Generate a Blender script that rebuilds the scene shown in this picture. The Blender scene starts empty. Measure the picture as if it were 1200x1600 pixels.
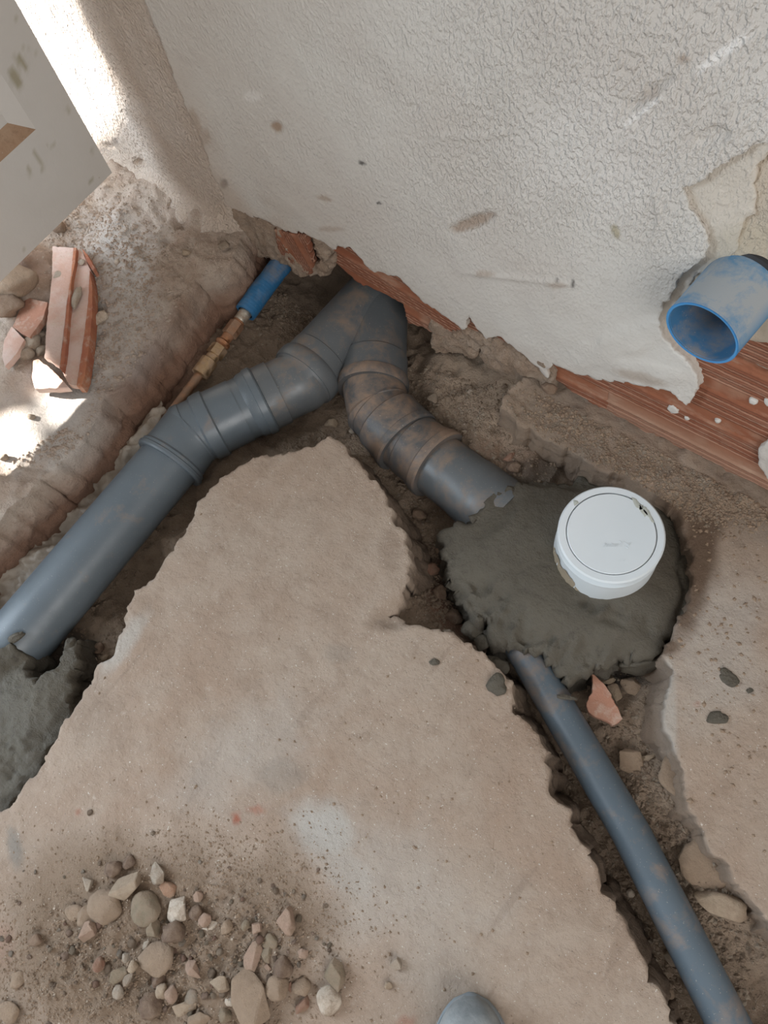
import bpy, bmesh, math, random
import numpy as np
from mathutils import Vector, Matrix, kdtree
from mathutils.geometry import delaunay_2d_cdt

S = bpy.context.scene
COL = S.collection
random.seed(7)
RS = np.random.RandomState(7)

# ------------------------------------------------------------------ camera
FPX = 1202.0
def _n(v):
    v = np.array(v, float); return v/np.linalg.norm(v)
def _frame():
    N = _n((170, 530, FPX)); P = np.array([200, -240, FPX]); d = np.array([1, .5, 0])
    H = _n(d-(d@N)/(P@N)*P); Z = -N
    return H, np.cross(Z, H), Z
FX, FY, FZ = _frame()          # world axes seen from the camera (x right, y down, z forward)
CAMZ = 1.10
YW = 0.651                     # the brick face of the back wall
cam_d = bpy.data.cameras.new('camera'); cam = bpy.data.objects.new('camera', cam_d); COL.objects.link(cam)
R = np.array([FX, FY, FZ])     # rows: world axis in camera coords; camera axes in world = columns
cx, cy, cz = R[:, 0], -R[:, 1], -R[:, 2]
cam.matrix_world = Matrix(((cx[0], cy[0], cz[0], 0), (cx[1], cy[1], cz[1], 0), (cx[2], cy[2], cz[2], CAMZ), (0, 0, 0, 1)))
cam_d.sensor_fit = 'VERTICAL'; cam_d.sensor_height = 24; cam_d.lens = 24*FPX/1600; cam_d.clip_start = .01
S.camera = cam

# ------------------------------------------------------------------ light
S.view_settings.view_transform = 'Standard'; S.view_settings.look = 'None'
S.view_settings.gamma = 1; S.view_settings.use_curve_mapping = False
S.view_settings.exposure = 0.47
W = bpy.data.worlds.new('world'); S.world = W; W.use_nodes = True
W.node_tree.nodes['Background'].inputs[0].default_value = (1.0, .955, .91, 1)
W.node_tree.nodes['Background'].inputs[1].default_value = 0.34
SUN = _n((-.84, -.33, .42))     # towards the sun, which comes in low through holes cut in the added wall
sd = bpy.data.lights.new('sun', 'SUN'); sd.energy = 32; sd.angle = math.radians(.9); sd.color = (1, .95, .88)
so = bpy.data.objects.new('sun', sd); COL.objects.link(so); so.location = (-1.7, .4, 2)
so.rotation_euler = Vector(-SUN).to_track_quat('-Z', 'Y').to_euler()
def area(name, loc, to, sx, sy, e, col):
    d = bpy.data.lights.new(name, 'AREA'); d.shape = 'RECTANGLE'; d.size = sx; d.size_y = sy; d.energy = e; d.color = col
    o = bpy.data.objects.new(name, d); COL.objects.link(o); o.location = loc
    o.rotation_euler = (Vector(to)-Vector(loc)).to_track_quat('-Z', 'Y').to_euler()
area('window_light', (-2.1, -.85, 1.35), (-.3, .2, .1), 1.3, 1.5, 52, (.76, .88, 1))
area('bounce_fill', (1.7, -.9, 1.7), (-.4, .4, .2), 1.6, 1.4, 27, (1, .975, .95))  # added fill standing in for bounce from the unseen right side, lifts the door

# ------------------------------------------------------------------ helpers
def at(px, py, z=0.):
    d = np.array([px-600, py-800, FPX]); r = np.array([d@FX, d@FY, d@FZ]); t = (z-CAMZ)/r[2]
    return np.array([0, 0, CAMZ])+t*r
def xy(pts, z=0.): return [tuple(at(a, b, z)[:2]) for a, b in pts]
def wl(pts, y=YW-.015):
    out = []
    for a, b in pts:
        d = np.array([a-600, b-800, FPX]); r = np.array([d@FX, d@FY, d@FZ]); t = y/r[1]
        out.append((t*r[0], CAMZ+t*r[2]))
    return out
def proj(x, y, z):
    x = np.asarray(x, float); y = np.asarray(y, float); z = np.asarray(z, float)-CAMZ
    c = [x*FX[i]+y*FY[i]+z*FZ[i] for i in range(3)]
    return 600+FPX*c[0]/c[2], 800+FPX*c[1]/c[2]
def _h(i, j, s):
    n = (i*374761393+j*668265263+s*2147483647) & 0xffffffff
    n = ((n ^ (n >> 13))*1274126177) & 0xffffffff
    return ((n ^ (n >> 16)) & 0xffffff)/float(0xffffff)
def vn(x, y, s=0):
    x = np.asarray(x, float); y = np.asarray(y, float)
    i = np.floor(x).astype(np.int64); j = np.floor(y).astype(np.int64); u = x-i; v = y-j
    u = u*u*u*(u*(u*6-15)+10); v = v*v*v*(v*(v*6-15)+10)
    a = _h(i, j, s); b = _h(i+1, j, s); c = _h(i, j+1, s); d = _h(i+1, j+1, s)
    return ((a*(1-u)+b*u)*(1-v)+(c*(1-u)+d*u)*v)*2-1
def fbm(x, y, size, s=0, o=4, g=.5):
    t = 0; a = 1; f = 1./size; m = 0
    for k in range(o):
        t = t+a*vn(x*f+k*17.3, y*f+k*9.1, s+k); m += a; a *= g; f *= 2.03
    return t/m
def ridge(x, y, size, s=0, o=3):
    t = 0; a = 1; f = 1./size; m = 0
    for k in range(o):
        t = t+a*(1-2*np.abs(vn(x*f, y*f, s+k))); m += a; a *= .5; f *= 2.1
    return t/m
def sst(a, b, x):
    t = np.clip((x-a)/(b-a), 0, 1); return t*t*(3-2*t)
def blob(px, py, cx_, cy_, rx, ry=None, rot=0, soft=.35, n=0.25, s=5):
    ry = ry or rx; c, q = math.cos(math.radians(rot)), math.sin(math.radians(rot))
    dx = px-cx_; dy = py-cy_
    r = np.sqrt(((dx*c+dy*q)/rx)**2+((-dx*q+dy*c)/ry)**2)+n*fbm(px, py, max(min(rx, ry), 4)*.9, s, 3)
    return 1-sst(1-soft, 1+soft, r)
def inside(P, poly):
    x, y = P[:, 0], P[:, 1]; r = np.zeros(len(P), bool); n = len(poly)
    for k in range(n):
        x0, y0 = poly[k]; x1, y1 = poly[(k+1) % n]
        if y0 == y1: continue
        c = ((y0 > y) != (y1 > y))
        r ^= c & (x < (x1-x0)*(y-y0)/(y1-y0)+x0)
    return r
def dens(poly, seg, amp, size=.03, s=3, closed=True):
    out = []; n = len(poly)
    for k in range(n if closed else n-1):
        a = np.array(poly[k]); b = np.array(poly[(k+1) % n]); m = max(1, int(np.linalg.norm(b-a)/seg))
        for t in range(m): out.append(a+(b-a)*t/m)
    P = np.array(out)
    if amp:
        d = np.stack([fbm(P[:, 0], P[:, 1], size, s, 4, .65), fbm(P[:, 0], P[:, 1], size, s+31, 4, .65)], 1)*amp
        P = P+d
    return P
def tag(o, label=None, cat=None, group=None, kind=None):
    if label: o['label'] = label
    if cat: o['category'] = cat
    if group: o['group'] = group
    if kind: o['kind'] = kind
    return o
def link(name, verts, faces, mat=None, parent=None, smooth=True, angle=None, loc=None, attrs=None):
    me = bpy.data.meshes.new(name)
    V = np.asarray(verts, float)
    if loc is not None: V = V-np.array(loc)
    me.from_pydata(V.tolist(), [], [list(map(int, f)) for f in faces] if not isinstance(faces, np.ndarray) else faces.tolist()); me.update()
    if smooth: me.polygons.foreach_set('use_smooth', [True]*len(me.polygons))
    if angle: me.set_sharp_from_angle(angle=math.radians(angle))
    if mat: me.materials.append(mat)
    if attrs:
        for k, a in attrs.items():
            t = me.attributes.new(k, 'FLOAT', 'POINT'); t.data.foreach_set('value', np.asarray(a, np.float32))
    o = bpy.data.objects.new(name, me); COL.objects.link(o)
    if loc is not None: o.location = loc
    if parent:
        o.parent = parent
        if loc is None: o.location = -np.array(parent_world(parent))
    return o
def parent_world(p):
    v = np.array(p.location)
    while p.parent: p = p.parent; v = v+np.array(p.location)
    return v
def empty(name, loc):
    o = bpy.data.objects.new(name, None); COL.objects.link(o); o.location = loc; o.empty_display_size = .02; return o

def sheet(name, outline, sp, top, skirt, mapf, mat, parent=None, rough=(.0, .03), holes=(), s=3, nsize=.04, attrs=None, loc=None, angle=None, smooth=True):
    """a broken-edged slab: fine top surface inside an outline, plus side rings going down"""
    loops = [dens(outline, sp*.8, rough[0], rough[1], s)]+[dens(h, sp*.8, rough[0], rough[1], s+9) for h in holes]
    for k, L in enumerate(loops):
        a = 0.5*np.sum(L[:, 0]*np.roll(L[:, 1], -1)-np.roll(L[:, 0], -1)*L[:, 1])
        if (a < 0) == (k == 0): loops[k] = L[::-1]
    B = np.concatenate(loops)
    mn, mx = loops[0].min(0), loops[0].max(0)
    gx, gy = np.meshgrid(np.arange(mn[0], mx[0], sp), np.arange(mn[1], mx[1], sp))
    G = np.stack([gx.ravel(), gy.ravel()], 1); G = G+RS.uniform(-.2, .2, G.shape)*sp
    m = inside(G, loops[0])
    for h in loops[1:]: m &= ~inside(G, h)
    G = G[m]
    kd = kdtree.KDTree(len(B))
    for i, p in enumerate(B): kd.insert((p[0], p[1], 0), i)
    kd.balance()
    G = np.array([p for p in G if kd.find((p[0], p[1], 0))[2] > sp*.55]).reshape(-1, 2)
    V2 = np.concatenate([B, G]); E = []; st = 0
    for L in loops:
        n = len(L); E += [(st+i, st+(i+1) % n) for i in range(n)]; st += n
    rv, re, rf, ov, oe, of = delaunay_2d_cdt([Vector(p) for p in V2], E, [], 0, 1e-7)
    P = np.array([[v[0], v[1]] for v in rv])
    F = np.array([f for f in rf if len(f) == 3])
    C = P[F].mean(1); m = inside(C, loops[0])
    for h in loops[1:]: m &= ~inside(C, h)
    F = F[m]
    a = P[F]; ar = (a[:, 1, 0]-a[:, 0, 0])*(a[:, 2, 1]-a[:, 0, 1])-(a[:, 2, 0]-a[:, 0, 0])*(a[:, 1, 1]-a[:, 0, 1])
    F[ar < 0] = F[ar < 0][:, ::-1]
    idx = {}
    for new, olds in enumerate(ov):
        for o_ in olds: idx[o_] = new
    w = top(P[:, 0], P[:, 1])
    U, Vv, Wd = [P[:, 0]], [P[:, 1]], [w]; faces = F.tolist(); base = len(P); st = 0; depth = [np.zeros(len(P))]
    for L in loops:
        n = len(L); t = np.roll(L, -1, 0)-np.roll(L, 1, 0); nn = np.stack([t[:, 1], -t[:, 0]], 1)
        for _ in range(3): nn = (nn+np.roll(nn, 1, 0)+np.roll(nn, -1, 0))/3
        nn /= np.linalg.norm(nn, axis=1)[:, None]+1e-9
        prev = [idx[st+i] for i in range(n)]; w0 = w[prev]
        al = np.concatenate([[0], np.cumsum(np.linalg.norm(L[1:]-L[:-1], axis=1))])
        fd = np.array([0]+[q_[0] for q_ in skirt]); nst = max(len(skirt), int(fd[-1]/(sp*1.3))) if fd[-1] < .16 else len(skirt)
        ds = np.unique(np.concatenate([fd[1:3], np.linspace(fd[min(2, len(fd)-1)], fd[-1], max(2, nst))]))
        fo = np.array([0]+[q_[1] for q_ in skirt]); fn = np.array([0]+[q_[2] for q_ in skirt])
        for k, dz in enumerate(ds):
            out = np.interp(dz, fd, fo); nz = np.interp(dz, fd, fn)
            q = L+nn*(out+nz*(.95*fbm(al, al*0+dz*2.4, nsize, 77+s, 6, .68)+.12*ridge(al, al*0+dz*1.2, .025, 83+s, 2)))[:, None]
            z = w0-dz+nz*.25*fbm(al, al*0+dz, .02, 99+s, 2)
            U.append(q[:, 0]); Vv.append(q[:, 1]); Wd.append(z); depth.append(np.full(n, dz))
            cur = list(range(base, base+n)); base += n
            for i in range(n):
                j = (i+1) % n; faces.append((prev[j], prev[i], cur[i], cur[j]))
            prev = cur
        st += n
    U = np.concatenate(U); Vv = np.concatenate(Vv); Wd = np.concatenate(Wd); D = np.concatenate(depth)
    X, Y, Z = mapf(U, Vv, Wd)
    at_ = {'edge': D}
    if attrs: at_.update(attrs(X, Y, Z))
    return link(name, np.stack([X, Y, Z], 1), faces, mat, parent, smooth, angle, loc, at_)
FLOORMAP = lambda u, v, w: (u, v, w)
WALLMAP = lambda u, v, w: (u, YW-w, v)

# ------------------------------------------------------------------ materials
class MT:
    def __init__(s, name, rough=.85):
        s.m = bpy.data.materials.new(name); s.m.use_nodes = True; s.t = s.m.node_tree; s.N = s.t.nodes; s.L = s.t.links
        s.b = s.N['Principled BSDF']; s.b.inputs['Roughness'].default_value = rough
        s.co = s.N.new('ShaderNodeTexCoord').outputs['Object']; s.h = None
    def noise(s, scale, det=5, rough=.6, stretch=None, dist=0):
        n = s.N.new('ShaderNodeTexNoise'); n.inputs['Scale'].default_value = scale; n.inputs['Detail'].default_value = det
        n.inputs['Roughness'].default_value = rough; n.inputs['Distortion'].default_value = dist
        c = s.co
        if stretch:
            m = s.N.new('ShaderNodeMapping'); m.inputs['Scale'].default_value = stretch; s.L.new(c, m.inputs[0]); c = m.outputs[0]
        s.L.new(c, n.inputs['Vector']); return n.outputs['Fac']
    def vor(s, scale, feat='F1', rnd=1):
        n = s.N.new('ShaderNodeTexVoronoi'); n.feature = feat; n.inputs['Scale'].default_value = scale
        s.L.new(s.co, n.inputs['Vector']); return n.outputs['Distance']
    def rng(s, v, a, b, c=0., d=1., clamp=True):
        n = s.N.new('ShaderNodeMapRange'); n.clamp = clamp
        for k, x in zip(('From Min', 'From Max', 'To Min', 'To Max'), (a, b, c, d)): n.inputs[k].default_value = x
        s.L.new(v, n.inputs['Value']); return n.outputs[0]
    def math(s, op, a, b=None):
        n = s.N.new('ShaderNodeMath'); n.operation = op
        for k, x in enumerate((a, b)):
            if x is None: continue
            if isinstance(x, (int, float)): n.inputs[k].default_value = x
            else: s.L.new(x, n.inputs[k])
        return n.outputs[0]
    def attr(s, name):
        n = s.N.new('ShaderNodeAttribute'); n.attribute_name = name; return n.outputs['Fac']
    def mix(s, f, a, b):
        n = s.N.new('ShaderNodeMix'); n.data_type = 'RGBA'
        if isinstance(f, (int, float)): n.inputs[0].default_value = f
        else: s.L.new(f, n.inputs[0])
        for k, x in ((6, a), (7, b)):
            if isinstance(x, tuple): n.inputs[k].default_value = (*x, 1)
            else: s.L.new(x, n.inputs[k])
        return n.outputs[2]
    def col(s, c):
        if isinstance(c, tuple): s.b.inputs['Base Color'].default_value = (*c, 1)
        else: s.L.new(c, s.b.inputs['Base Color'])
        return s
    def bump(s, h, dist, strength=1.):
        n = s.N.new('ShaderNodeBump'); n.inputs['Distance'].default_value = dist; n.inputs['Strength'].default_value = strength
        s.L.new(h, n.inputs['Height'])
        if s.h is not None: s.L.new(s.h, n.inputs['Normal'])
        s.h = n.outputs[0]; s.L.new(s.h, s.b.inputs['Normal']); return s
    def rough(s, v):
        s.L.new(v, s.b.inputs['Roughness']); return s
    def up(s):
        g = s.N.new('ShaderNodeNewGeometry'); x = s.N.new('ShaderNodeSeparateXYZ'); s.L.new(g.outputs['Normal'], x.inputs[0]); return x.outputs[2]

def earth(name, c0, c1, c2, bump=.004, speck=(.5, .46, .4), masks=()):
    t = MT(name, .95)
    a = t.mix(t.rng(t.noise(5, 4), .35, .65), c0, c1)
    a = t.mix(t.rng(t.noise(22, 6, .65), .42, .68, 0, .75), a, c2)
    dk = tuple(x*.62 for x in c0)
    a = t.mix(t.rng(t.noise(75, 5, .7), .52, .72, 0, .6), a, dk)
    a = t.mix(t.rng(t.noise(260, 2), .68, .76, 0, .75), a, speck)
    for nm, c in masks: a = t.mix(t.attr(nm), a, c)
    t.col(a)
    t.bump(t.noise(45, 8, .72), bump*1.6).bump(t.noise(220, 4, .7), bump*.45)
    return t.m

RED = (.20, .098, .062)
M = {}
M['soil'] = earth('soil', (.235, .168, .117), (.285, .21, .15), (.34, .26, .19), .006,
    masks=(('red', RED), ('wet', (.06, .048, .038)), ('pale', (.40, .305, .225))))
M['ledge'] = earth('ledge_soil', (.40, .30, .23), (.49, .385, .31), (.55, .47, .395), .006, (.66, .62, .58),
    masks=(('red', (.23, .125, .08)), ('pale', (.56, .53, .50))))
def slabmat():
    t = MT('screed', .93)
    a = t.mix(t.rng(t.noise(3.2, 4), .38, .62), (.335, .245, .182), (.39, .312, .248))
    a = t.mix(t.rng(t.noise(11, 5, .6), .45, .66, 0, .6), a, (.40, .325, .26))
    a = t.mix(t.rng(t.noise(28, 7, .7), .47, .66, 0, .45), a, (.265, .195, .145))
    a = t.mix(t.rng(t.noise(60, 6, .75), .6, .72, 0, .5), a, (.52, .45, .38))
    a = t.mix(t.rng(t.vor(95), .05, .09, .7, 0), a, (.16, .13, .11))
    a = t.mix(t.rng(t.noise(300, 1), .71, .76, 0, .8), a, (.62, .58, .52))
    sc = t.noise(30, 3, .5, (1, .12, 1), .6)
    a = t.mix(t.rng(sc, .66, .7, 0, .3), a, (.22, .16, .12))
    for nm, c in (('pale', (.44, .42, .385)), ('grey', (.215, .195, .17)), ('red', (.30, .085, .045)), ('brown', (.165, .11, .075)), ('dirt', (.215, .152, .103)), ('wet', (.14, .095, .065))):
        a = t.mix(t.attr(nm), a, c)
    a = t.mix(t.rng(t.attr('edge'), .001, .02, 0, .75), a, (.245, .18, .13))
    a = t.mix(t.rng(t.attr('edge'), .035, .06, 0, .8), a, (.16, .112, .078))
    t.col(a)
    t.bump(t.noise(14, 7, .62), .008).bump(t.noise(70, 7, .75), .0042).bump(t.rng(t.vor(80), .0, .2), .0005)
    return t.m
M['slab'] = slabmat()
def plaster(name, c0, c1, b=1., knock=True):
    t = MT(name, .9)
    a = t.mix(t.rng(t.noise(3, 4), .35, .65), c0, c1)
    a = t.mix(t.rng(t.noise(35, 5, .7), .58, .75, 0, .35), a, tuple(x*.75 for x in c0))
    a = t.mix(t.rng(t.vor(70), .03, .07, .45, 0), a, (.27, .20, .15))
    for nm, c in (('chip', (.30, .21, .145)), ('dark', (.035, .03, .03)), ('white', (.78, .77, .75)), ('dust', (.47, .385, .315)), ('olive', (.33, .29, .19))):
        a = t.mix(t.attr(nm), a, c)
    a = t.mix(t.rng(t.attr('edge'), .001, .004, 0, .5), a, (.5, .43, .36))
    t.col(a)
    kn = t.rng(t.noise(210, 2, .5, (1, 1, .6)), .40, .66)
    t.bump(t.math('MULTIPLY', kn, t.math('ADD', t.attr('tex'), .12)), .0016*b)
    t.bump(t.noise(190, 4, .65), .0011*b).bump(t.noise(18, 4, .5), .0022*b)
    return t.m
M['plaster'] = plaster('wall_plaster', (.53, .495, .455), (.585, .57, .535))
M['plaster2'] = plaster('under_plaster', (.52, .475, .41), (.56, .52, .46), .5)
M['plaster3'] = plaster('rough_render', (.44, .37, .29), (.50, .44, .36), .9)
M['jamb'] = plaster('jamb_plaster', (.54, .465, .40), (.60, .54, .49), 1.5)
M['core'] = earth('wall_mortar', (.34, .25, .185), (.40, .31, .24), (.46, .38, .31), .005, (.55, .5, .45))
M['chunk'] = earth('mortar_chunk', (.36, .255, .18), (.41, .30, .22), (.47, .38, .30), .007, (.55, .5, .45))
def brickmat(name, c0, c1, dust=.5):
    t = MT(name, .85)
    a = t.mix(t.rng(t.noise(9, 4), .35, .65), c0, c1)
    a = t.mix(t.rng(t.noise(40, 5, .7, (.3, 1, 1)), .52, .7, 0, dust), a, (.47, .34, .25))
    a = t.mix(t.attr('dust'), a, (.40, .27, .19))
    q = t.attr('groove'); fr = t.math('FRACT', q)
    pk = t.rng(t.math('ABSOLUTE', t.math('SUBTRACT', fr, .5)), .10, .26, 1, 0)
    bd = t.rng(t.math('FRACT', t.math('DIVIDE', q, 7.)), .60, .63, 1, .0)
    g = t.math('MULTIPLY', pk, bd)
    a = t.mix(t.math('MULTIPLY', g, t.rng(t.noise(30, 4), .3, .6, .35, .85)), a, (.42, .225, .15))
    vl = t.math('MULTIPLY', t.math('SUBTRACT', 1., pk), bd)
    a = t.mix(t.math('MULTIPLY', vl, .55), a, (.17, .055, .028))
    t.col(a); t.bump(g, .004).bump(t.noise(120, 5), .0012)
    return t.m
M['brick'] = brickmat('hollow_brick', (.235, .078, .037), (.285, .108, .055))
def clay(name, c, c2):
    t = MT(name, .8); a = t.mix(t.rng(t.noise(18, 5), .42, .62), c, c2); a = t.mix(t.rng(t.noise(45, 6, .7), .52, .68, 0, .6), a, (.47, .38, .31)); t.col(a); t.bump(t.noise(90, 6, .7), .002); return t.m
M['clay'] = clay('clay_shell_dusty', (.47, .30, .235), (.54, .41, .36))
M['clay_red'] = clay('clay_break', (.38, .15, .075), (.30, .10, .055))
M['clay_chip'] = clay('clay_chip', (.36, .175, .115), (.32, .165, .11))
M['wetmortar'] = None
def wet():
    t = MT('wet_mortar', .7)
    a = t.mix(t.rng(t.noise(8, 5), .35, .65), (.090, .077, .056), (.126, .111, .085))
    a = t.mix(t.rng(t.noise(60, 5, .7), .55, .7, 0, .6), a, (.06, .052, .042))
    a = t.mix(t.rng(t.vor(120), .05, .1, .8, 0), a, (.035, .03, .025))
    a = t.mix(t.rng(t.noise(30, 4), .66, .8, 0, .5), a, (.2, .17, .13))
    a = t.mix(t.rng(t.attr('edge'), .004, .02, 0, .5), a, (.055, .046, .036))
    t.col(a); t.rough(t.rng(t.noise(14, 3), .3, .7, .5, .85))
    t.bump(t.noise(28, 8, .72), .009).bump(t.noise(140, 5, .75), .0025); return t.m
M['wetmortar'] = wet()
def pvc(name, c, dust, dc=(.27, .185, .125), r=.36):
    t = MT(name, r)
    a = t.mix(t.rng(t.noise(9, 4), .35, .7, 0, .6), c, tuple(x*1.25+.005 for x in c))
    d = t.math('ADD', t.noise(16, 6, .7, None, .4), t.math('MULTIPLY', t.noise(70, 4, .7), .25))
    f = t.rng(d, .78-.34*dust, .93-.28*dust, 0, min(1, .35+dust*.5))
    f = t.math('MULTIPLY', f, t.rng(t.up(), -.1, .6))
    a = t.mix(f, a, dc); a = t.mix(t.rng(t.noise(420, 1), .72, .76, 0, .55*min(1, dust+.4)), a, (.45, .4, .34))
    t.col(a); t.rough(t.math('ADD', t.math('MULTIPLY', f, .5), t.rng(t.noise(25, 4), .3, .7, r-.06, r+.12)))
    t.bump(t.noise(6, 3), .0015); return t.m
M['pvc'] = pvc('grey_pvc', (.100, .122, .140), .22)
M['pvc_mid'] = pvc('grey_pvc_dusty', (.100, .110, .117), .45)
M['pvc_dust'] = pvc('grey_pvc_soiled', (.076, .079, .082), .74, (.30, .20, .135))
M['pvc_small'] = pvc('blue_grey_pvc', (.078, .103, .125), .42)
M['blue'] = pvc('blue_plastic', (.035, .19, .37), .95, (.37, .37, .355), .45)
M['blue_in'] = pvc('blue_plastic_inner', (.04, .14, .27), .6, (.30, .25, .2), .6)
M['blue_rim'] = pvc('blue_cut_rim', (.06, .25, .52), .0, (.36, .37, .37), .5)
M['sleeve'] = pvc('blue_sleeve', (.022, .125, .27), .6, (.17, .165, .165), .5)
M['rubber_shade'] = MT('black_rubber_shade', .55).col((.018, .018, .02)).m  # seal rubber on the trunk, painted shade ring on the stub
def white():
    t = MT('white_pvc', .38); t.col(t.mix(t.rng(t.noise(6, 3), .4, .7), (.60, .655, .685), (.64, .685, .71))); return t.m
M['white'] = white()
M['whitedirt'] = MT('dried_smear', .9).col((.30, .25, .18)).m
M['lidsmear'] = MT('lid_smear', .9).col((.40, .42, .38)).m
def metal(name, c, dirt, dc=(.22, .12, .06)):
    t = MT(name, .42); f = t.rng(t.noise(60, 5, .7), .62-dirt*.3, .75-dirt*.2)
    t.col(t.mix(f, c, dc)); t.L.new(t.rng(f, 0, 1, .85, .0), t.b.inputs['Metallic']); t.rough(t.rng(f, 0, 1, .35, .85)); t.bump(t.noise(200, 4), .0008); return t.m
M['brass'] = metal('dusty_brass', (.42, .29, .17), .62, (.31, .21, .14)); M['rusty'] = metal('rusty_brass', (.42, .20, .10), .75, (.26, .13, .07))
M['steel'] = metal('steel_collar', (.5, .45, .38), .3)
M['copper'] = metal('dusty_copper', (.36, .20, .12), .85, (.25, .155, .10))
def poly():
    t = MT('polythene', .3); t.col(t.mix(t.rng(t.noise(20, 5), .4, .65), (.46, .40, .33), (.33, .27, .21)))
    t.b.inputs['Alpha'].default_value = .72; t.bump(t.noise(16, 5, .6, None, 1.2), .006); return t.m
M['poly'] = poly()
def doorm():
    t = MT('door_paint', .5); a = t.mix(t.rng(t.noise(4, 4), .35, .7), (.52, .495, .46), (.56, .54, .51))
    a = t.mix(t.rng(t.vor(24), .03, .06, .6, 0), a, (.3, .26, .19))
    a = t.mix(t.attr('chip'), a, (.33, .30, .22))
    t.col(a); t.bump(t.noise(30, 4), .0008); return t.m
M['door'] = doorm()
M['door_wood'] = earth('bare_door_wood', (.30, .19, .12), (.34, .22, .14), (.40, .29, .2), .001)
def stonem(name, c, v=1.25):
    t = MT(name, .88); a = t.mix(t.rng(t.noise(60, 5), .4, .65), c, tuple(min(1, x*v) for x in c))
    a = t.mix(t.rng(t.noise(45, 6, .75), .40, .62, .12, .8), a, (.27, .195, .137))
    t.col(a); t.bump(t.noise(90, 7, .75), .0042); return t.m
SC = dict(tan=(.29, .21, .145), brown=(.19, .125, .085), dark=(.12, .075, .052), grey=(.24, .20, .155), pink=(.35, .235, .175), white=(.60, .52, .43),
          beige=(.36, .28, .20), orange=(.33, .18, .11), red=(.25, .125, .083), lgrey=(.37, .32, .26), olive=(.21, .17, .115))
for k, c in SC.items(): M['s_'+k] = stonem(k+'_stone', c)
M['leather'] = None
def shoe_m():
    t = MT('shoe_leather', .55); t.col(t.mix(t.rng(t.noise(30, 4), .42, .6), (.17, .19, .20), (.27, .29, .295))); t.bump(t.noise(250, 3), .0006); return t.m
M['leather'] = shoe_m()
M['sole'] = MT('shoe_sole', .6).col((.20, .235, .26)).m

# ------------------------------------------------------------------ the setting: dug soil under everything
CP = [(200,930,-.125),(330,770,-.12),(450,690,-.125),(600,750,-.14),(640,830,-.14),(680,930,-.145),(720,960,-.14),(150,1010,-.11),(120,1100,-.11),(60,1150,-.10),
 (150,760,-.10),(60,860,-.10),(250,620,-.095),(20,980,-.12),(-80,1000,-.12),(530,640,-.125),(500,700,-.13),(450,480,-.115),(490,510,-.11),(520,420,-.13),(400,560,-.10),(330,560,-.085),(360,470,-.08),
 (400,420,-.09),(450,400,-.11),(600,400,-.15),(300,560,-.05),(300,610,-.085),(220,650,-.08),(160,700,-.085),
 (655,560,-.125),(700,620,-.09),(760,660,-.055),(820,700,-.05),(700,680,-.12),(790,720,-.075),(665,520,-.115),(700,560,-.075),(740,575,-.045),(800,600,-.012),(850,610,-.006),(790,640,-.022),(740,625,-.06),
 (850,700,-.05),(900,730,-.055),(640,640,-.14),(860,760,-.07),(940,760,-.07),
 (900,900,-.12),(800,880,-.12),(1000,980,-.10),(940,1090,-.085),(1000,1150,-.075),(1040,1100,-.07),(1080,1300,-.060),(1150,1440,-.055),(1190,1520,-.055),(1120,1370,-.055),(1040,1230,-.058),
 (880,1180,-.12),(860,1100,-.11),(820,1060,-.12),(960,1360,-.115),(1050,1520,-.11),(1000,1300,-.095),(1090,1470,-.09),(1140,1580,-.085),(850,1250,-.13),(930,1450,-.13),(1020,1620,-.13),(1190,1640,-.07)]
CP += [(640,950,-.030),(665,968,-.035),(615,962,-.02),(650,930,-.045)]
CPW = np.array([at(*c) for c in CP])
CPW = np.concatenate([CPW, [(x, y, -.13) for x in np.arange(-1.5, .8, .2) for y in np.arange(-.9, .1, .2) if proj(x, y, 0)[1] > 1150 and proj(x, y, 0)[0] < 780],
                      [(x, y, -.14) for x in np.arange(-.9, -.45, .15) for y in (.7, .78)]])
def soil_z(x, y):
    x = np.asarray(x, float); y = np.asarray(y, float); sh = x.shape; x = x.ravel(); y = y.ravel()
    num = np.zeros(len(x)); den = np.zeros(len(x))+1e-12
    for c in CPW:
        d2 = (x-c[0])**2+(y-c[1])**2; w = np.exp(-d2/(2*.035**2))+1e-4/(d2+.003); num += w*c[2]; den += w
    z = num/den
    n = (.017)*fbm(x, y, .09, 11, 4, .55)+.007*ridge(x, y, .035, 15)+.0035*fbm(x, y, .012, 19, 3, .6)
    z = z+n
    z = z+sst(YW+.16, YW+.30, y)*.25
    return z.reshape(sh)
def grid(name, x0, x1, y0, y1, sp, zf, mat, attrs):
    xs = np.arange(x0, x1, sp); ys = np.arange(y0, y1, sp); X, Y = np.meshgrid(xs, ys); Z = zf(X, Y); n, m = X.shape
    i = np.arange(n*m).reshape(n, m)
    F = np.stack([i[:-1, :-1].ravel(), i[:-1, 1:].ravel(), i[1:, 1:].ravel(), i[1:, :-1].ravel()], 1)
    x, y, z = X.ravel(), Y.ravel(), Z.ravel()
    return link(name, np.stack([x, y, z], 1), F, mat, attrs=attrs(x, y, z))
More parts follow.
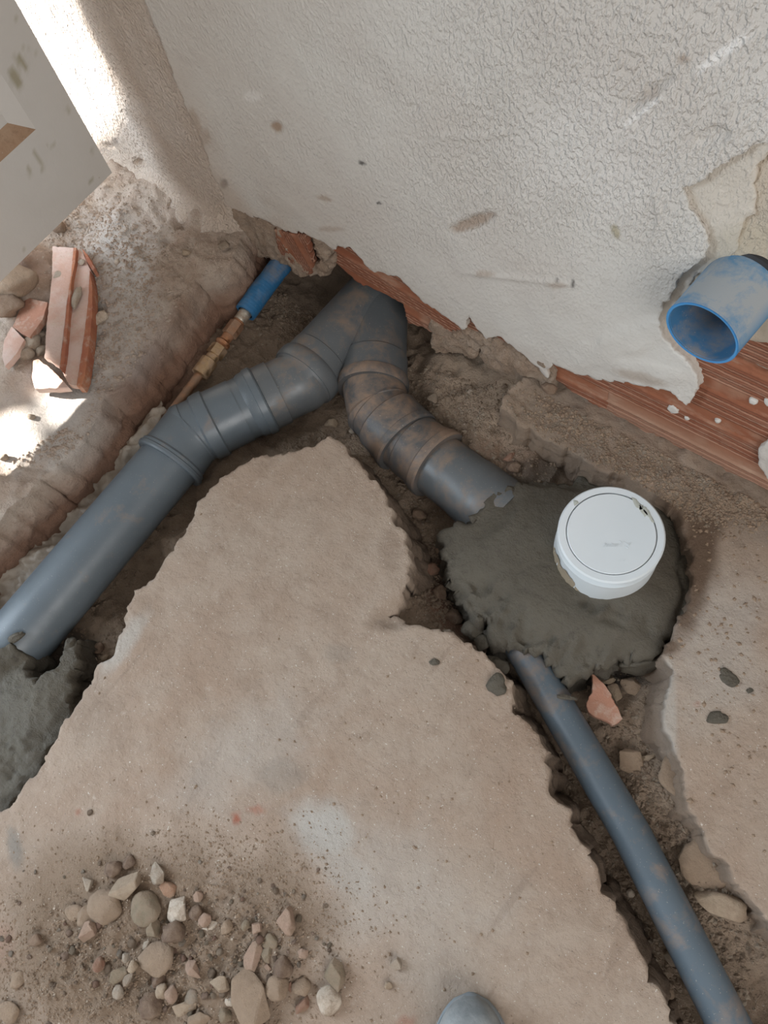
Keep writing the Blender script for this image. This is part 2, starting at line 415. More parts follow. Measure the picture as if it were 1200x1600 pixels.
def soil_attr(x, y, z):
    px, py = proj(x, y, z)
    red = np.maximum.reduce([.75*blob(px, py, 235, 600, 110, 45, -38), .8*blob(px, py, 700, 930, 70, 38, 60), .5*blob(px, py, 60, 800, 120, 60, -45), .35*blob(px, py, 800, 700, 60, 40)])
    wetm = np.maximum.reduce([.95*blob(px, py, 770, 960, 70, 50, 40), .9*blob(px, py, 120, 1040, 32, 60), blob(px, py, 940, 1060, 75, 18), .6*blob(px, py, 830, 740, 80, 25, -15), .9*blob(px, py, 60, 1180, 60, 110, 30),
                             .5*blob(px, py, 700, 870, 30, 50), .35*blob(px, py, 480, 440, 110, 60)])
    pale = np.maximum.reduce([.75*blob(px, py, 780, 620, 110, 60, 30), .5*blob(px, py, 1070, 1250, 60, 170, -25), .5*blob(px, py, 1140, 1420, 80, 90), .35*blob(px, py, 960, 1150, 60, 50), .3*blob(px, py, 480, 720, 90, 20, -10)])
    return {'red': red, 'wet': wetm, 'pale': pale}
soil = grid('floor', -1.9, .75, -.75, 1.0, .0042, soil_z, M['soil'], soil_attr)
tag(soil, 'dug out brown soil at the bottom of the pipe trenches', kind='structure')

# broken screed slabs
def bumps(px, py, items):
    z = 0
    for (x, y, rx, ry, rot, h) in items: z = z+h*blob(px, py, x, y, rx, ry, rot, .5, .3)
    return z
def slab_top(x, y):
    px, py = proj(x, y, 0)
    z = .004*fbm(x, y, .22, 41, 3)+.0022*fbm(x, y, .05, 45, 4, .6)+.0007*fbm(x, y, .012, 47, 3)
    z = z+np.maximum(blob(px, py, 230, 1500, 210, 125, 0, .5, .4), .8*blob(px, py, 420, 1500, 70, 80, 0, .5, .4))*(.008+.009*fbm(x, y, .025, 51, 4, .7)+.004*ridge(x, y, .012, 57, 2))
    return z+bumps(px, py, [(640, 950, 50, 18, -20, -.012), (850, 1130, 30, 60, -30, -.004), (950, 1400, 40, 50, -40, -.004)])
MAIN = [(515,685),(535,690),(548,715),(570,735),(590,760),(610,790),(625,820),(632,845),(641,860),(638,880),(636,910),(633,935),(604,960),(640,972),(680,983),(720,1000),(760,1020),(785,1045),(795,1060),(797,1085),(810,1110),(840,1150),(858,1180),(858,1210),(865,1240),(885,1270),(900,1300),(925,1340),(940,1370),(945,1400),(960,1410),(975,1440),(985,1470),(1005,1500),(1010,1530),(1035,1560),(1045,1600),(1110,1720),(1100,1850),(-150,1850),(-300,1550),(-90,1370),(0,1272),(30,1240),(75,1180),(100,1130),(130,1080),(165,1030),(185,1000),(200,960),(207,925),(240,905),(272,860),(300,810),(310,780),(340,750),(375,725),(410,710),(450,708),(480,700)]
def slab_attr(X, Y, Z):
    px, py = proj(X, Y, 0*X)
    pale = np.maximum.reduce([.85*blob(px, py, 505, 1300, 62, 42, 35, .5), .6*blob(px, py, 545, 1365, 55, 32, 40, .5), .35*blob(px, py, 380, 1180, 120, 60, -30, .6, .6), .4*blob(px, py, 1120, 1000, 70, 120, 0, .6, .5),
                              .35*blob(px, py, 640, 1400, 160, 90, 30, .6, .6), .6*blob(px, py, 1045, 1120, 12, 110, 0, .5), .6*blob(px, py, 190, 1010, 14, 60, 35, .5)])
    grey = np.maximum.reduce([.8*blob(px, py, 22, 1325, 12, 32, -10), .35*blob(px, py, 440, 1210, 40, 25), .3*blob(px, py, 530, 1020, 25, 14)])
    red = np.maximum.reduce([.85*blob(px, py, 369, 1278, 6, 9), .5*blob(px, py, 400, 1265, 14, 6), .5*blob(px, py, 48, 1434, 6, 5), .5*blob(px, py, 122, 1270, 4, 7, 30), .4*blob(px, py, 635, 1597, 15, 8), .25*blob(px, py, 5, 1480, 20, 40), .4*blob(px, py, 1088, 1100, 4, 4)])
    brown = np.maximum.reduce([.6*blob(px, py, 186, 1308, 6, 15, -15), .25*blob(px, py, 610, 860, 18, 35), .3*blob(px, py, 140, 1105, 40, 60, -30, .6)])
    dirt = np.clip(np.maximum.reduce([.95*blob(px, py, 190, 1500, 230, 150, 5, .4, .45), .8*blob(px, py, 420, 1420, 90, 90, 0, .5, .5), .6*blob(px, py, 60, 1560, 130, 90)]), 0, 1)
    wet_ = np.maximum.reduce([blob(px, py, 1085, 880, 35, 110, 12, .35), blob(px, py, 1040, 800, 35, 20, 40), .95*blob(px, py, 1040, 1010, 25, 14)])
    return dict(pale=pale, grey=grey, red=red, brown=brown, dirt=dirt, wet=wet_)
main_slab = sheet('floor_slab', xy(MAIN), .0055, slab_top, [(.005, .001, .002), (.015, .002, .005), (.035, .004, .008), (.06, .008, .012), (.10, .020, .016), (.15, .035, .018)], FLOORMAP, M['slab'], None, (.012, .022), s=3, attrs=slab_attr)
tag(main_slab, 'large broken tan screed slab tapering to a tip between the two trenches', kind='structure')

RIGHT = [(800,600),(786,640),(800,655),(830,670),(860,690),(890,705),(930,728),(965,742),(985,752),(1010,766),(1040,785),(1062,802),(1080,850),(1086,900),(1072,950),(1045,1000),(1038,1030),(1050,1060),(1045,1110),(1055,1170),(1070,1230),(1090,1290),(1118,1330),(1148,1370),(1172,1400),(1200,1440),(1300,1570),(1500,1500),(1500,950),(1290,800),(1195,755),(945,630),(862,585)]
def right_top(x, y):
    px, py = proj(x, y, 0)
    dw = YW-y
    z = slab_top(x, y)+sst(.16, .0, dw)*(.010+.006*fbm(x, y, .02, 61, 3))+.002*fbm(x, y, .008, 63, 2)*sst(.17, .05, dw)
    return z+.006*ridge(x, y, .05, 66)*sst(930, 800, px)
def right_attr(X, Y, Z):
    d = slab_attr(X, Y, Z); px, py = proj(X, Y, 0*X)
    d['dirt'] = np.maximum(sst(.15, .04, YW-Y)*(.55+.4*fbm(X, Y, .03, 71, 4)), .6*blob(px, py, 850, 650, 90, 60, 25, .5))
    d['grey'] = np.maximum(d['grey'], .6*sst(.13, .05, YW-Y)*sst(-.1, .3, fbm(X, Y, .05, 75, 4)))
    return d
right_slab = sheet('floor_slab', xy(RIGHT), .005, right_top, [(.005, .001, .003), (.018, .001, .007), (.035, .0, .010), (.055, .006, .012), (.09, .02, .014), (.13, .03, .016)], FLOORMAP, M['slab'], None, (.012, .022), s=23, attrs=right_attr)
tag(right_slab, 'pale grey screed floor along the foot of the wall, right of the white capped pipe', kind='structure')

LEFT = [(350,318),(384,368),(374,405),(355,430),(337,437),(311,443),(298,475),(262,522),(240,548),(214,582),(168,625),(160,655),(140,690),(100,728),(60,768),(0,830),(-80,910),(-300,1100),(-650,800),(-500,150),(60,20),(190,180),(250,270)]
def left_top(x, y):
    px, py = proj(x, y, 0)
    z = .010+.020*fbm(x, y, .14, 81, 4, .55)+.008*ridge(x, y, .05, 85)+.003*fbm(x, y, .012, 88, 3)
    z = .010+(z-.010)*(1-.85*blob(px, py, 60, 640, 120, 75, -30, .35, .1))
    z = z+bumps(px, py, [(30, 450, 60, 45, 0, .03), (70, 400, 70, 20, -40, .02), (110, 470, 60, 110, 10, -.012), (215, 290, 50, 40, 0, .02), (330, 320, 60, 30, 0, .02), (160, 330, 60, 40, 0, .012),
                         (210, 470, 90, 120, 0, .008)])
    return z
def left_attr(X, Y, Z):
    px, py = proj(X, Y, 0*X)
    pale = np.maximum.reduce([.75*blob(px, py, 200, 400, 60, 70, 0, .6, .5), .6*blob(px, py, 190, 500, 60, 90, 20, .6, .5), .8*blob(px, py, 70, 660, 110, 50, -35, .5, .5), .5*blob(px, py, 120, 700, 60, 20, -40)])
    red = np.maximum.reduce([blob(px, py, 235, 590, 100, 35, -45, .5), .5*blob(px, py, 300, 500, 60, 25, -50), .6*blob(px, py, 20, 440, 70, 45, 0, .5)])
    dd = np.clip((.005-Z)/.05, 0, 1); red = np.maximum(red, .95*dd); return dict(pale=pale*(1-dd), red=red)
left_ledge = sheet('floor_slab', xy(LEFT), .0055, left_top, [(.006, .002, .005), (.02, .006, .010), (.045, .014, .016), (.075, .020, .018), (.11, .028, .018), (.15, .036, .018)], FLOORMAP, M['ledge'], None, (.014, .05), s=33, nsize=.10, attrs=left_attr)
tag(left_ledge, 'dusty rubble covered ledge under the open door, above the left trench', kind='structure')

# ------------------------------------------------------------------ back wall: mortar core, bricks, plaster layers
CORE = [(352,318),(440,360),(515,392),(560,425),(600,445),(632,462),(645,490),(690,528),(752,560),(870,600),(1260,805),(1700,1000),(1900,200),(1500,-300),(200,-500),(220,0)]
corex = wl(CORE, YW)
def core_top(u, v): return -.003+.003*fbm(u, v, .03, 91, 4)
wall = sheet('wall_back', corex, .012, core_top, [(.02, .003, .008), (.07, .004, .006), (.13, .004, .003)], WALLMAP, M['core'], None, (.006, .03), s=41)
tag(wall, 'rough mortar body of the back wall behind plaster and bricks', kind='structure')

def brick(pts, slope_deg, pitch=.0085, s=1, lift=.0, dust=0., dpx=None, parent=None):
    ou = wl(pts, YW-.004); ca, sa = math.cos(math.radians(slope_deg)), math.sin(math.radians(slope_deg))
    def rib(u, v):
        q = phase(u, v); k = np.floor(q); f = q-k       # groups of ribs with flat bands between, as on extruded clay
        return np.exp(-((f-.5)/.20)**2)*np.where(np.mod(k, 7) < 4.2, 1., .0)
    def phase(u, v): return (-u*sa+v*ca)/pitch+50
    def top(u, v): return .004+lift+.0024*rib(u, v)+.0006*fbm(u, v, .02, s)
    def attrs(X, Y, Z):
        d = np.clip(dust+.8*fbm(X, Z, .05, 200+s, 4)-.1, 0, .85)
        if dpx is not None: px, py = proj(X, Y, Z); d = np.maximum(d, dpx(px, py))
        return dict(groove=phase(X, Z), dust=d)
    o = sheet('brick', ou, .0028, top, [(.004, .001, .003), (.012, .0, .002)], WALLMAP, M['brick'], parent or wall, (.004, .015), s=100+s, attrs=attrs)
    return o
def hdir(px, py, dx, dy):
    a, b = wl([(px, py), (px+dx, py+dy)]); return math.degrees(math.atan2(b[1]-a[1], b[0]-a[0]))
lowdust = lambda px, py: .8*sst(-14, 30, (py-765)-.5*(px-1195)+30)
brick([(524,386),(560,380),(610,400),(650,440),(700,480),(728,508),(719,536),(702,531),(664,512),(638,500),(632,474),(602,458),(562,440),(518,404)], hdir(620, 440, 100, 60), .0075, 1, .002)
brick([(717,500),(745,490),(752,532),(728,538)], 0, .008, 2, .002)
brick([(752,505),(800,520),(855,570),(850,600),(790,570),(755,545)], 0, .008, 3)
brick([(856,530),(956,570),(948,648),(925,630),(866,592)], 0, .0098, 4)
brick([(958,572),(1050,520),(1160,566),(1300,635),(1300,820),(1196,768),(945,644)], 0, .0098, 5, dpx=lowdust)
brick([(1060,490),(1150,505),(1300,560),(1300,625),(1165,560),(1100,528)], 0, .0098, 6)
brick([(436,352),(482,362),(496,404),(490,422),(468,414),(443,385)], hdir(455, 375, 22, 38), .0062, 7, .012, .35)

def lump(name, pts, h, mat, s, label=None, sp=.004, amp=1.):
    ou = wl(pts, YW-.01); P = np.array(ou); c = P.mean(0)
    def top(u, v): return h*(.65+.45*fbm(u, v, .05, s, 4, .6)*amp)+.006*ridge(u, v, .025, s+5)+.002*fbm(u, v, .006, s+7, 2)
    return sheet('mortar_chunk', ou, sp, top, [(.006, .003, .004), (h*.6, .003, .006), (h+.02, -.002, .006), (h+.06, -.006, .006)], WALLMAP, M['chunk'], wall, (.010, .02), s=s)
lump('a', [(352,318),(385,328),(420,348),(440,354),(442,372),(468,408),(492,418),(506,404),(521,398),(516,422),(500,431),(480,427),(458,420),(436,408),(418,402),(400,394),(385,388),(388,370),(368,352),(352,340)], .020, M['chunk'], 300)
lump('b', [(478,362),(498,372),(521,392),(514,410),(498,402),(486,372)], .012, M['chunk'], 310)
lump('c', [(668,500),(690,515),(716,522),(722,512),(745,520),(762,534),(748,545),(735,558),(716,552),(682,550),(674,530)], .016, M['chunk'], 320)
lump('d', [(748,522),(775,535),(800,545),(830,568),(852,588),(866,608),(860,618),(838,605),(800,590),(775,582),(752,560)], .018, M['chunk'], 330)
lump('e', [(845,560),(858,566),(866,600),(860,620),(845,615)], .022, M['chunk'], 340)

def wpx(X, Y, Z): return proj(X, Y, Z)
def plaster_attr(X, Y, Z):
    px, py = proj(X, Y, Z)
    chip = np.maximum.reduce([.9*blob(px, py, 432, 198, 9, 7, 35), .7*blob(px, py, 738, 348, 34, 9, -20, .25), .6*blob(px, py, 507, 310, 12, 4, 15), .5*blob(px, py, 515, 358, 20, 4), .6*blob(px, py, 305, 190, 7, 22, -25), .5*blob(px, py, 320, 215, 8, 12),
                              .6*blob(px, py, 1067, 93, 9, 6, -20), .4*blob(px, py, 870, 446, 14, 5), .35*blob(px, py, 1018, 150, 20, 9, -40), .5*blob(px, py, 758, 428, 15, 5), .45*blob(px, py, 1000, 590, 40, 8, 15)])
    dark = np.maximum.reduce([.8*blob(px, py, 566, 255, 6, 3, 15), .9*blob(px, py, 592, 318, 4, 2), .8*blob(px, py, 350, 288, 6, 7), .6*blob(px, py, 870, 437, 3, 3), .8*blob(px, py, 895, 442, 3, 8)])
    white = np.maximum.reduce([.8*blob(px, py, 1000, 178, 4, 42, 52), .75*blob(px, py, 1130, 82, 8, 48, 55, .5), .35*blob(px, py, 395, 150, 14, 10), .25*blob(px, py, 930, 230, 90, 100, 0, .6, .6)])
    ol = np.maximum.reduce([.8*blob(px, py, 962, 362, 6, 12, -25), .3*blob(px, py, 1170, 400, 60, 60)])
    d0 = (py-340)-.5*(px-385)                                   # distance from the foot of the wall in the photograph
    dust = np.clip(.55*sst(-120, 10, d0)*(.6+.6*fbm(X, Z, .06, 401, 4))*sst(700, 450, px)+.35*blob(px, py, 300, 240, 40, 180, -22, .6)+.2*sst(-40, 0, d0), 0, .8)
    tex = np.clip(sst(480, 900, px)*sst(520, 250, py)+.25*sst(560, 300, py)+.3*fbm(X, Z, .08, 411, 3), 0, 1)
    return dict(chip=chip, dark=dark, white=white, olive=ol, dust=dust, tex=tex)
def pl_top(base):
    def f(u, v):
        px, py = proj(u, YW-.02+0*u, v)
        z = base+.004*fbm(u, v, .25, 421, 3)+.0013*fbm(u, v, .04, 423, 3)
        z = z-.005*blob(px, py, 738, 348, 34, 10, -20, .2)-.003*blob(px, py, 432, 198, 9, 7, 35)-.004*blob(px, py, 1012, 150, 6, 45, 52, .3)+.002*blob(px, py, 1022, 160, 4, 45, 52, .3)
        # trowel ridges: a long soft crack line at right and stepped plaster near the hole
        z = z+.0022*np.exp(-((py-(215+.0016*(px-700)**2*-.4))/3.5)**2)*sst(675, 700, px)*sst(810, 770, px)
        z = z-.004*blob(px, py, 1110, 215, 28, 14, -15, .2)-.003*blob(px, py, 645, 170, 10, 5, 0, .3)
        z = z+.003*np.exp(-((px-(1028-.12*(py-300)+6*np.sin(py/17.)))/4.)**2)*sst(290, 320, py)*sst(400, 370, py)
        z = z+.003*np.exp(-((py-(437+.10*(px-830)))/3.5)**2)*sst(700, 760, px)*sst(910, 880, px)
        z = z+.0035*blob(px, py, 990, 530, 90, 22, -20, .5)+.003*blob(px, py, 1010, 580, 60, 14, 10, .5)
        return z
    return f
L1 = [(352,318),(378,333),(410,345),(445,360),(480,368),(505,380),(519,392),(526,384),(548,388),(562,402),(580,423),(605,430),(625,433),(645,455),(665,475),(690,490),(712,506),(722,514),(728,500),(736,491),(746,516),(760,528),(783,525),(794,537),(821,554),(840,574),(854,589),(860,566),(887,575),(900,583),(950,596),(971,596),(1008,600),(1046,610),(1060,622),(1071,632),(1085,617),(1092,602),(1083,583),(1070,562),(1045,540),(1030,510),(1040,470),(1060,437),(1080,417),(1103,390),(1105,360),(1082,330),(1073,300),(1090,283),(1117,263),(1140,243),(1167,237),(1200,217),(1330,190),(1500,-260),(150,-560),(228,0)]
p1 = sheet('plaster', wl(L1, YW-.018), .0038, pl_top(.018), [(.001, .0008, .001), (.006, -.001, .003), (.014, .0, .003), (.022, .002, .002)], WALLMAP, M['plaster'], wall, (.008, .016), s=51, attrs=plaster_attr)
L2 = [(1050,290),(1120,225),(1215,180),(1330,165),(1330,210),(1200,235),(1178,265),(1178,300),(1178,330),(1160,353),(1150,385),(1133,412),(1118,416),(1090,425),(1060,470),(1035,520),(1015,470),(1050,400),(1055,340)]
p2 = sheet('plaster', wl(L2, YW-.010), .005, lambda u, v: .010+.003*fbm(u, v, .06, 431, 3), [(.001, .0008, .001), (.006, .0, .003), (.012, .001, .002)], WALLMAP, M['plaster2'], wall, (.008, .02), s=53, attrs=plaster_attr)
L3 = [(1090,240),(1330,160),(1330,570),(1210,540),(1180,533),(1150,524),(1120,520),(1060,510),(1030,470),(1060,380)]
p3 = sheet('plaster', wl(L3, YW-.006), .006, lambda u, v: .0062+.004*fbm(u, v, .05, 441, 3), [(.002, .0008, .002), (.008, .001, .002)], WALLMAP, M['plaster3'], wall, (.010, .02), s=55, attrs=plaster_attr)
L4 = [(1187,702),(1215,680),(1260,700),(1250,760),(1205,752),(1188,728)]
p4 = sheet('plaster', wl(L4, YW-.012), .004, lambda u, v: .014+.003*fbm(u, v, .03, 451, 3), [(.001, .001, .001), (.010, .001, .002)], WALLMAP, M['plaster'], wall, (.005, .02), s=57, attrs=plaster_attr)
for i, (x, y, r) in enumerate([(1050,641,8),(1072,655,3),(1175,629,5),(1200,631,6),(1120,660,3),(1060,575,4),(1115,548,5)]):
    a, b = wl([(x, y)], YW-.008)[0]; rr = r/1050.
    pts = [(a+rr*math.cos(t)*random.uniform(.8, 1.2), b+rr*math.sin(t)*random.uniform(.8, 1.2)) for t in np.arange(0, 6.28, .6)]
    sheet('plaster_splash', pts, .003, lambda u, v: .0075+0*u, [(.0015, .001, .0005), (.004, .002, 0)], WALLMAP, M['plaster'], wall, (0, .02), s=60+i, attrs=plaster_attr)

# rounded jamb left of the main wall (turns into the doorway)
def jamb():
    xs = np.concatenate([np.arange(-2.0, -1.5, .02), np.arange(-1.5, -1.3, .01), np.arange(-1.3, -.955, .005)]); zs = np.arange(-.10, 1.4, .006)
    X, Z = np.meshgrid(xs, zs); d = np.clip(-.985-X, 0, 1)
    Y = YW-.016+np.where(d < .55, .10*d**2, .030+(d-.55)*.6)
    Y = Y+.006*fbm(X, Z*.5, .12, 501, 4)-.0015*ridge(X, Z*.5, .04, 505)+.0012*fbm(X, Z*.5, .010, 509, 3)-.030*np.exp(-((Z-.0)/.035)**2)*sst(-.95, -1.05, X)*(1+fbm(X, Z, .04, 515, 3))
    px, py = proj(X, Y, Z); Y = Y+.012*blob(px, py, 218, 258, 9, 8)+.010*blob(px, py, 172, 238, 14, 9, 40)
    Y = np.where(X > -.99, Y+(X+.99)*.6, Y)
    n, m = X.shape; i = np.arange(n*m).reshape(n, m)
    F = np.stack([i[:-1, :-1].ravel(), i[:-1, 1:].ravel(), i[1:, 1:].ravel(), i[1:, :-1].ravel()], 1)
    x, y, z = X.ravel(), Y.ravel(), Z.ravel(); px, py = proj(x, y, z)
    chip = np.maximum.reduce([.8*blob(px, py, 218, 258, 9, 8), .5*blob(px, py, 265, 250, 6, 8), .25+.5*np.clip(fbm(x, z, .05, 521, 4), 0, 1)])
    dark = np.maximum.reduce([.95*blob(px, py, 168, 236, 11, 9, 40), .9*blob(px, py, 180, 222, 5, 6)])
    dust = np.clip(.35+.5*fbm(x, z, .07, 531, 4)+.9*sst(.12, .0, z), 0, .95)
    return link('wall_left', np.stack([x, y, z], 1), F, M['jamb'], attrs=dict(chip=chip*.6, dark=dark, white=0*x, olive=0*x, dust=dust, tex=0*x+.8, edge=0*x))
tag(jamb(), 'worn rounded plaster jamb beside the door, washed by sunlight', kind='structure')

# ------------------------------------------------------------------ door leaf standing open, square to the wall
DX = -1.18; DZ = .14
def dpt(px, py, x=DX):
    d = np.array([px-600, py-800, FPX]); r = np.array([d@FX, d@FY, d@FZ]); t = x/r[0]; return t*r[1], CAMZ+t*r[2]
y1 = dpt(175, 270)[0]; y0 = y1-.78; DZ = dpt(175, 270)[1]
door = empty('door_1', (DX, y0, DZ)); tag(door, 'white painted door leaf with raised panel standing open', kind='structure')
pyc, pzc = dpt(56, 202)
wlf = y1-pyc                                   # stile width
zr = pzc                                       # top of the bottom rail
def box(x0, x1, y0_, y1_, z0, z1):
    v = [(x, y, z) for x in (x0, x1) for y in (y0_, y1_) for z in (z0, z1)]
    return v, [(0, 1, 3, 2), (4, 6, 7, 5), (0, 4, 5, 1), (2, 3, 7, 6), (0, 2, 6, 4), (1, 5, 7, 3)]
def leafpart(name, y0_, y1_, z0, z1, x1=DX, mat='door', x0=DX-.038):
    ny, nz = max(2, int((y1_-y0_)/.006)), max(2, int(min(.6, z1-z0)/.006))
    Yg, Zg = np.meshgrid(np.linspace(y0_, y1_, ny), np.concatenate([np.linspace(z0, min(z1, z0+.6), nz), [z1]])); Xg = 0*Yg+x1
    n, m = Xg.shape; i = np.arange(n*m).reshape(n, m)
    F = np.stack([i[:-1, :-1].ravel(), i[:-1, 1:].ravel(), i[1:, 1:].ravel(), i[1:, :-1].ravel()], 1).tolist()
    V = np.stack([Xg.ravel(), Yg.ravel(), Zg.ravel()], 1); b, bf = box(x0, x1, y0_, y1_, z0, z1); k = len(V)
    V = np.concatenate([V, b]); F += [tuple(q+k for q in f) for f in bf if f != (4, 6, 7, 5)]
    px, py = proj(V[:, 0], V[:, 1], V[:, 2])
    chip = np.maximum.reduce([blob(px, py, 34, 97, 6, 15, -35), blob(px, py, 24, 122, 8, 18, -25), .7*blob(px, py, 60, 250, 3, 17, -28), .7*blob(px, py, 46, 268, 3, 9, -15), .6*blob(px, py, 27, 28, 4, 3), .8*blob(px, py, 142, 283, 4, 3, -40),
                              .6*blob(px, py, 67, 265, 4, 3), .6*blob(px, py, 38, 391, 3, 4, 30), .6*blob(px, py, 105, 173, 3, 7, -35), .7*blob(px, py, 4, 172, 3, 8, -20), .5*blob(px, py, 45, 78, 12, 2, 25), .5*blob(px, py, 80, 228, 10, 2, -20), .5*blob(px, py, 145, 235, 3, 5)])
    return link(name, V, F, M[mat], door, False, attrs=dict(chip=chip))
leafpart('stile', y1-wlf, y1, DZ, DZ+2.0); leafpart('stile', y0, y0+wlf, DZ, DZ+2.0)
leafpart('bottom_rail', y0+wlf, y1-wlf, DZ, zr); leafpart('top_rail', y0+wlf, y1-wlf, DZ+1.88, DZ+2.0)
leafpart('panel', y0+wlf, y1-wlf, zr, DZ+1.88, DX-.012, 'door', DX-.028)
v, f = [(DX-.0, y0+wlf, zr), (DX, y1-wlf, zr), (DX-.0115, y1-wlf-.030, zr+.030), (DX-.0115, y0+wlf+.030, zr+.030)], [(0, 1, 2, 3)]
link('panel_bevel', v+[(DX-.02, y, z) for (_, y, z) in v], [(0, 1, 2, 3), (0, 4, 5, 1), (3, 2, 6, 7), (1, 5, 6, 2), (0, 3, 7, 4), (4, 7, 6, 5)], M['door_wood'], door, False)
v = [(DX, y1-wlf, zr), (DX, y1-wlf, DZ+1.88), (DX-.0115, y1-wlf-.024, DZ+1.86), (DX-.0115, y1-wlf-.030, zr+.030)]
link('panel_bevel', v+[(DX-.02, y, z) for (_, y, z) in v], [(0, 1, 2, 3), (0, 4, 5, 1), (3, 2, 6, 7), (1, 5, 6, 2), (0, 3, 7, 4), (4, 7, 6, 5)], M['door'], door, False)

# unseen wall added to block the sun, its holes shaped to cast the sun patches
OX = -2.6
def sunproj(p): p = np.array(p); t = (OX-p[0])/SUN[0]; q = p+SUN*t; return (q[1], q[2])
holes = []
P_ = lambda a, b, z=.015: at(a, b, z)
holes.append([sunproj(P_(*q)) for q in [(-60, 670), (38, 632), (42, 655), (52, 706), (20, 735), (-60, 800)]])
holes.append([sunproj(P_(*q)) for q in [(56, 598), (82, 585), (108, 560), (122, 590), (142, 606), (138, 642), (78, 674), (66, 640)]])
holes.append([sunproj((a_, YW-.016, b_)) for a_, b_ in wl([(70, -90), (112, 20), (150, 85), (172, 130), (176, 165), (160, 190), (120, 215), (60, 190), (-60, 40), (-90, -60)])])
ow = sheet('sun_blocker', [(-3, -.3), (3, -.3), (3, 3.6), (-3, 3.6)], .25, lambda u, v: 0*u, [(.01, 0, 0)], lambda u, v, w: (OX+w, u, v), M['plaster2'], None, (0, .03), holes=holes, s=71)
ow['kind'] = 'structure'; ow['label'] = 'added unseen sun blocker with holes shaped for the sun patches'

# ------------------------------------------------------------------ pipes
def frame_of(t, u=None):
    t = _n(t)
    if u is None: u = np.array([0, 0, 1.]) if abs(t[2]) < .9 else np.array([1., 0, 0])
    u = u-(u@t)*t; u = _n(u); return t, u, np.cross(t, u)
def tube(name, pts, prof, mat, parent, nseg=56, cap=(0, 0), angle=28, wob=0.):
    """pts: polyline axis (mitred bends); prof: (distance along the axis, radius)"""
    P = [np.array(p, float) for p in pts]; L = [0]
    for a, b in zip(P[:-1], P[1:]): L.append(L[-1]+np.linalg.norm(b-a))
    T = [_n(b-a) for a, b in zip(P[:-1], P[1:])]
    st = [(s, r, None) for s, r in prof]
    for k in range(1, len(P)-1):
        r = np.interp(L[k], [p[0] for p in prof], [p[1] for p in prof]); st.append((L[k], r, k))
    st.sort(key=lambda q: q[0]); V, F = [], []
    th = np.linspace(0, 2*np.pi, nseg, endpoint=False); u = None; seg = 0
    t, u, v = frame_of(T[0])
    for s, r, k in st:
        sg = min(max(int(np.searchsorted(L, s+1e-9))-1, 0), len(T)-1)
        if k is not None: sg = k-1
        if sg != seg: t, u, v = frame_of(T[sg], u); seg = sg
        c = P[sg]+T[sg]*(s-L[sg])
        o = (np.cos(th)[:, None]*u+np.sin(th)[:, None]*v)*r
        if k is not None:
            b = _n(T[k-1]+T[k]); o = o-(o@b)[:, None]*T[k-1]/(T[k-1]@b)
        if wob: o = o*(1+wob*fbm(np.cos(th)*2+s*40, np.sin(th)*2+s*25, 1., 7, 3))[:, None]
        V += list(c+o)
    n = len(st)
    for i in range(n-1):
        for j in range(nseg):
            a = i*nseg+j; b = i*nseg+(j+1) % nseg; F.append((a, b, b+nseg, a+nseg))
    if cap[0]: F.append(tuple(range(nseg))[::-1])
    if cap[1]: F.append(tuple((n-1)*nseg+j for j in range(nseg)))
    return link(name, V, F, mat, parent, True, angle)
R0 = .055
def plen(pts):
    return [0]+list(np.cumsum([np.linalg.norm(np.array(b)-np.array(a)) for a, b in zip(pts[:-1], pts[1:])]))

dp = empty('drain_pipe', at(270, 717, -.13)); tag(dp, 'large grey drain pipe with two angled branches meeting under the wall', 'pipe')
zA = -.066
wA, wM1, wM2, wY = at(270, 717, zA), at(300, 678, zA), at(468, 597, zA-.004), at(588, 462, zA-.012)
w0 = at(-130, 1190, zA)
# straight run at lower left
tube('straight_pipe', [w0, wA], [(0, R0), (plen([w0, wA])[1]+.02, R0)], M['pvc'], dp, cap=(1, 0))
# first elbow: wide socket over the straight pipe, mitre, then spigot into the next
def dirp(a, b, d): a = np.array(a); b = np.array(b); return a+_n(b-a)*d
e1 = [dirp(wA, wM1, -.012), wM1, dirp(wM1, wM2, .098)]
l = plen(e1)
el1 = tube('elbow', e1, [(0, .0575), (.0, .0625), (.004, .0635), (.014, .0635), (.018, .0600), (.030, .0590), (l[1]+.020, .0585), (l[1]+.024, .0625), (l[1]+.036, .0635), (l[1]+.046, .0635), (l[1]+.049, .0600), (l[1]+.098, .0595), (l[1]+.098, .056)], M['pvc'], dp)
tube('socket_rim', [dirp(wA, wM1, -.0125), dirp(wA, wM1, .004)], [(0, R0), (.0, .0632), (.003, .0655), (.008, .0655), (.011, .062), (.011, .058)], M['pvc'], el1)
tube('seam_line', [dirp(wM1, wA, .001), wM1, dirp(wM1, wM2, .001)], [(0, .0585), (.001, .0600), (.002, .0585)], M['pvc'], el1)
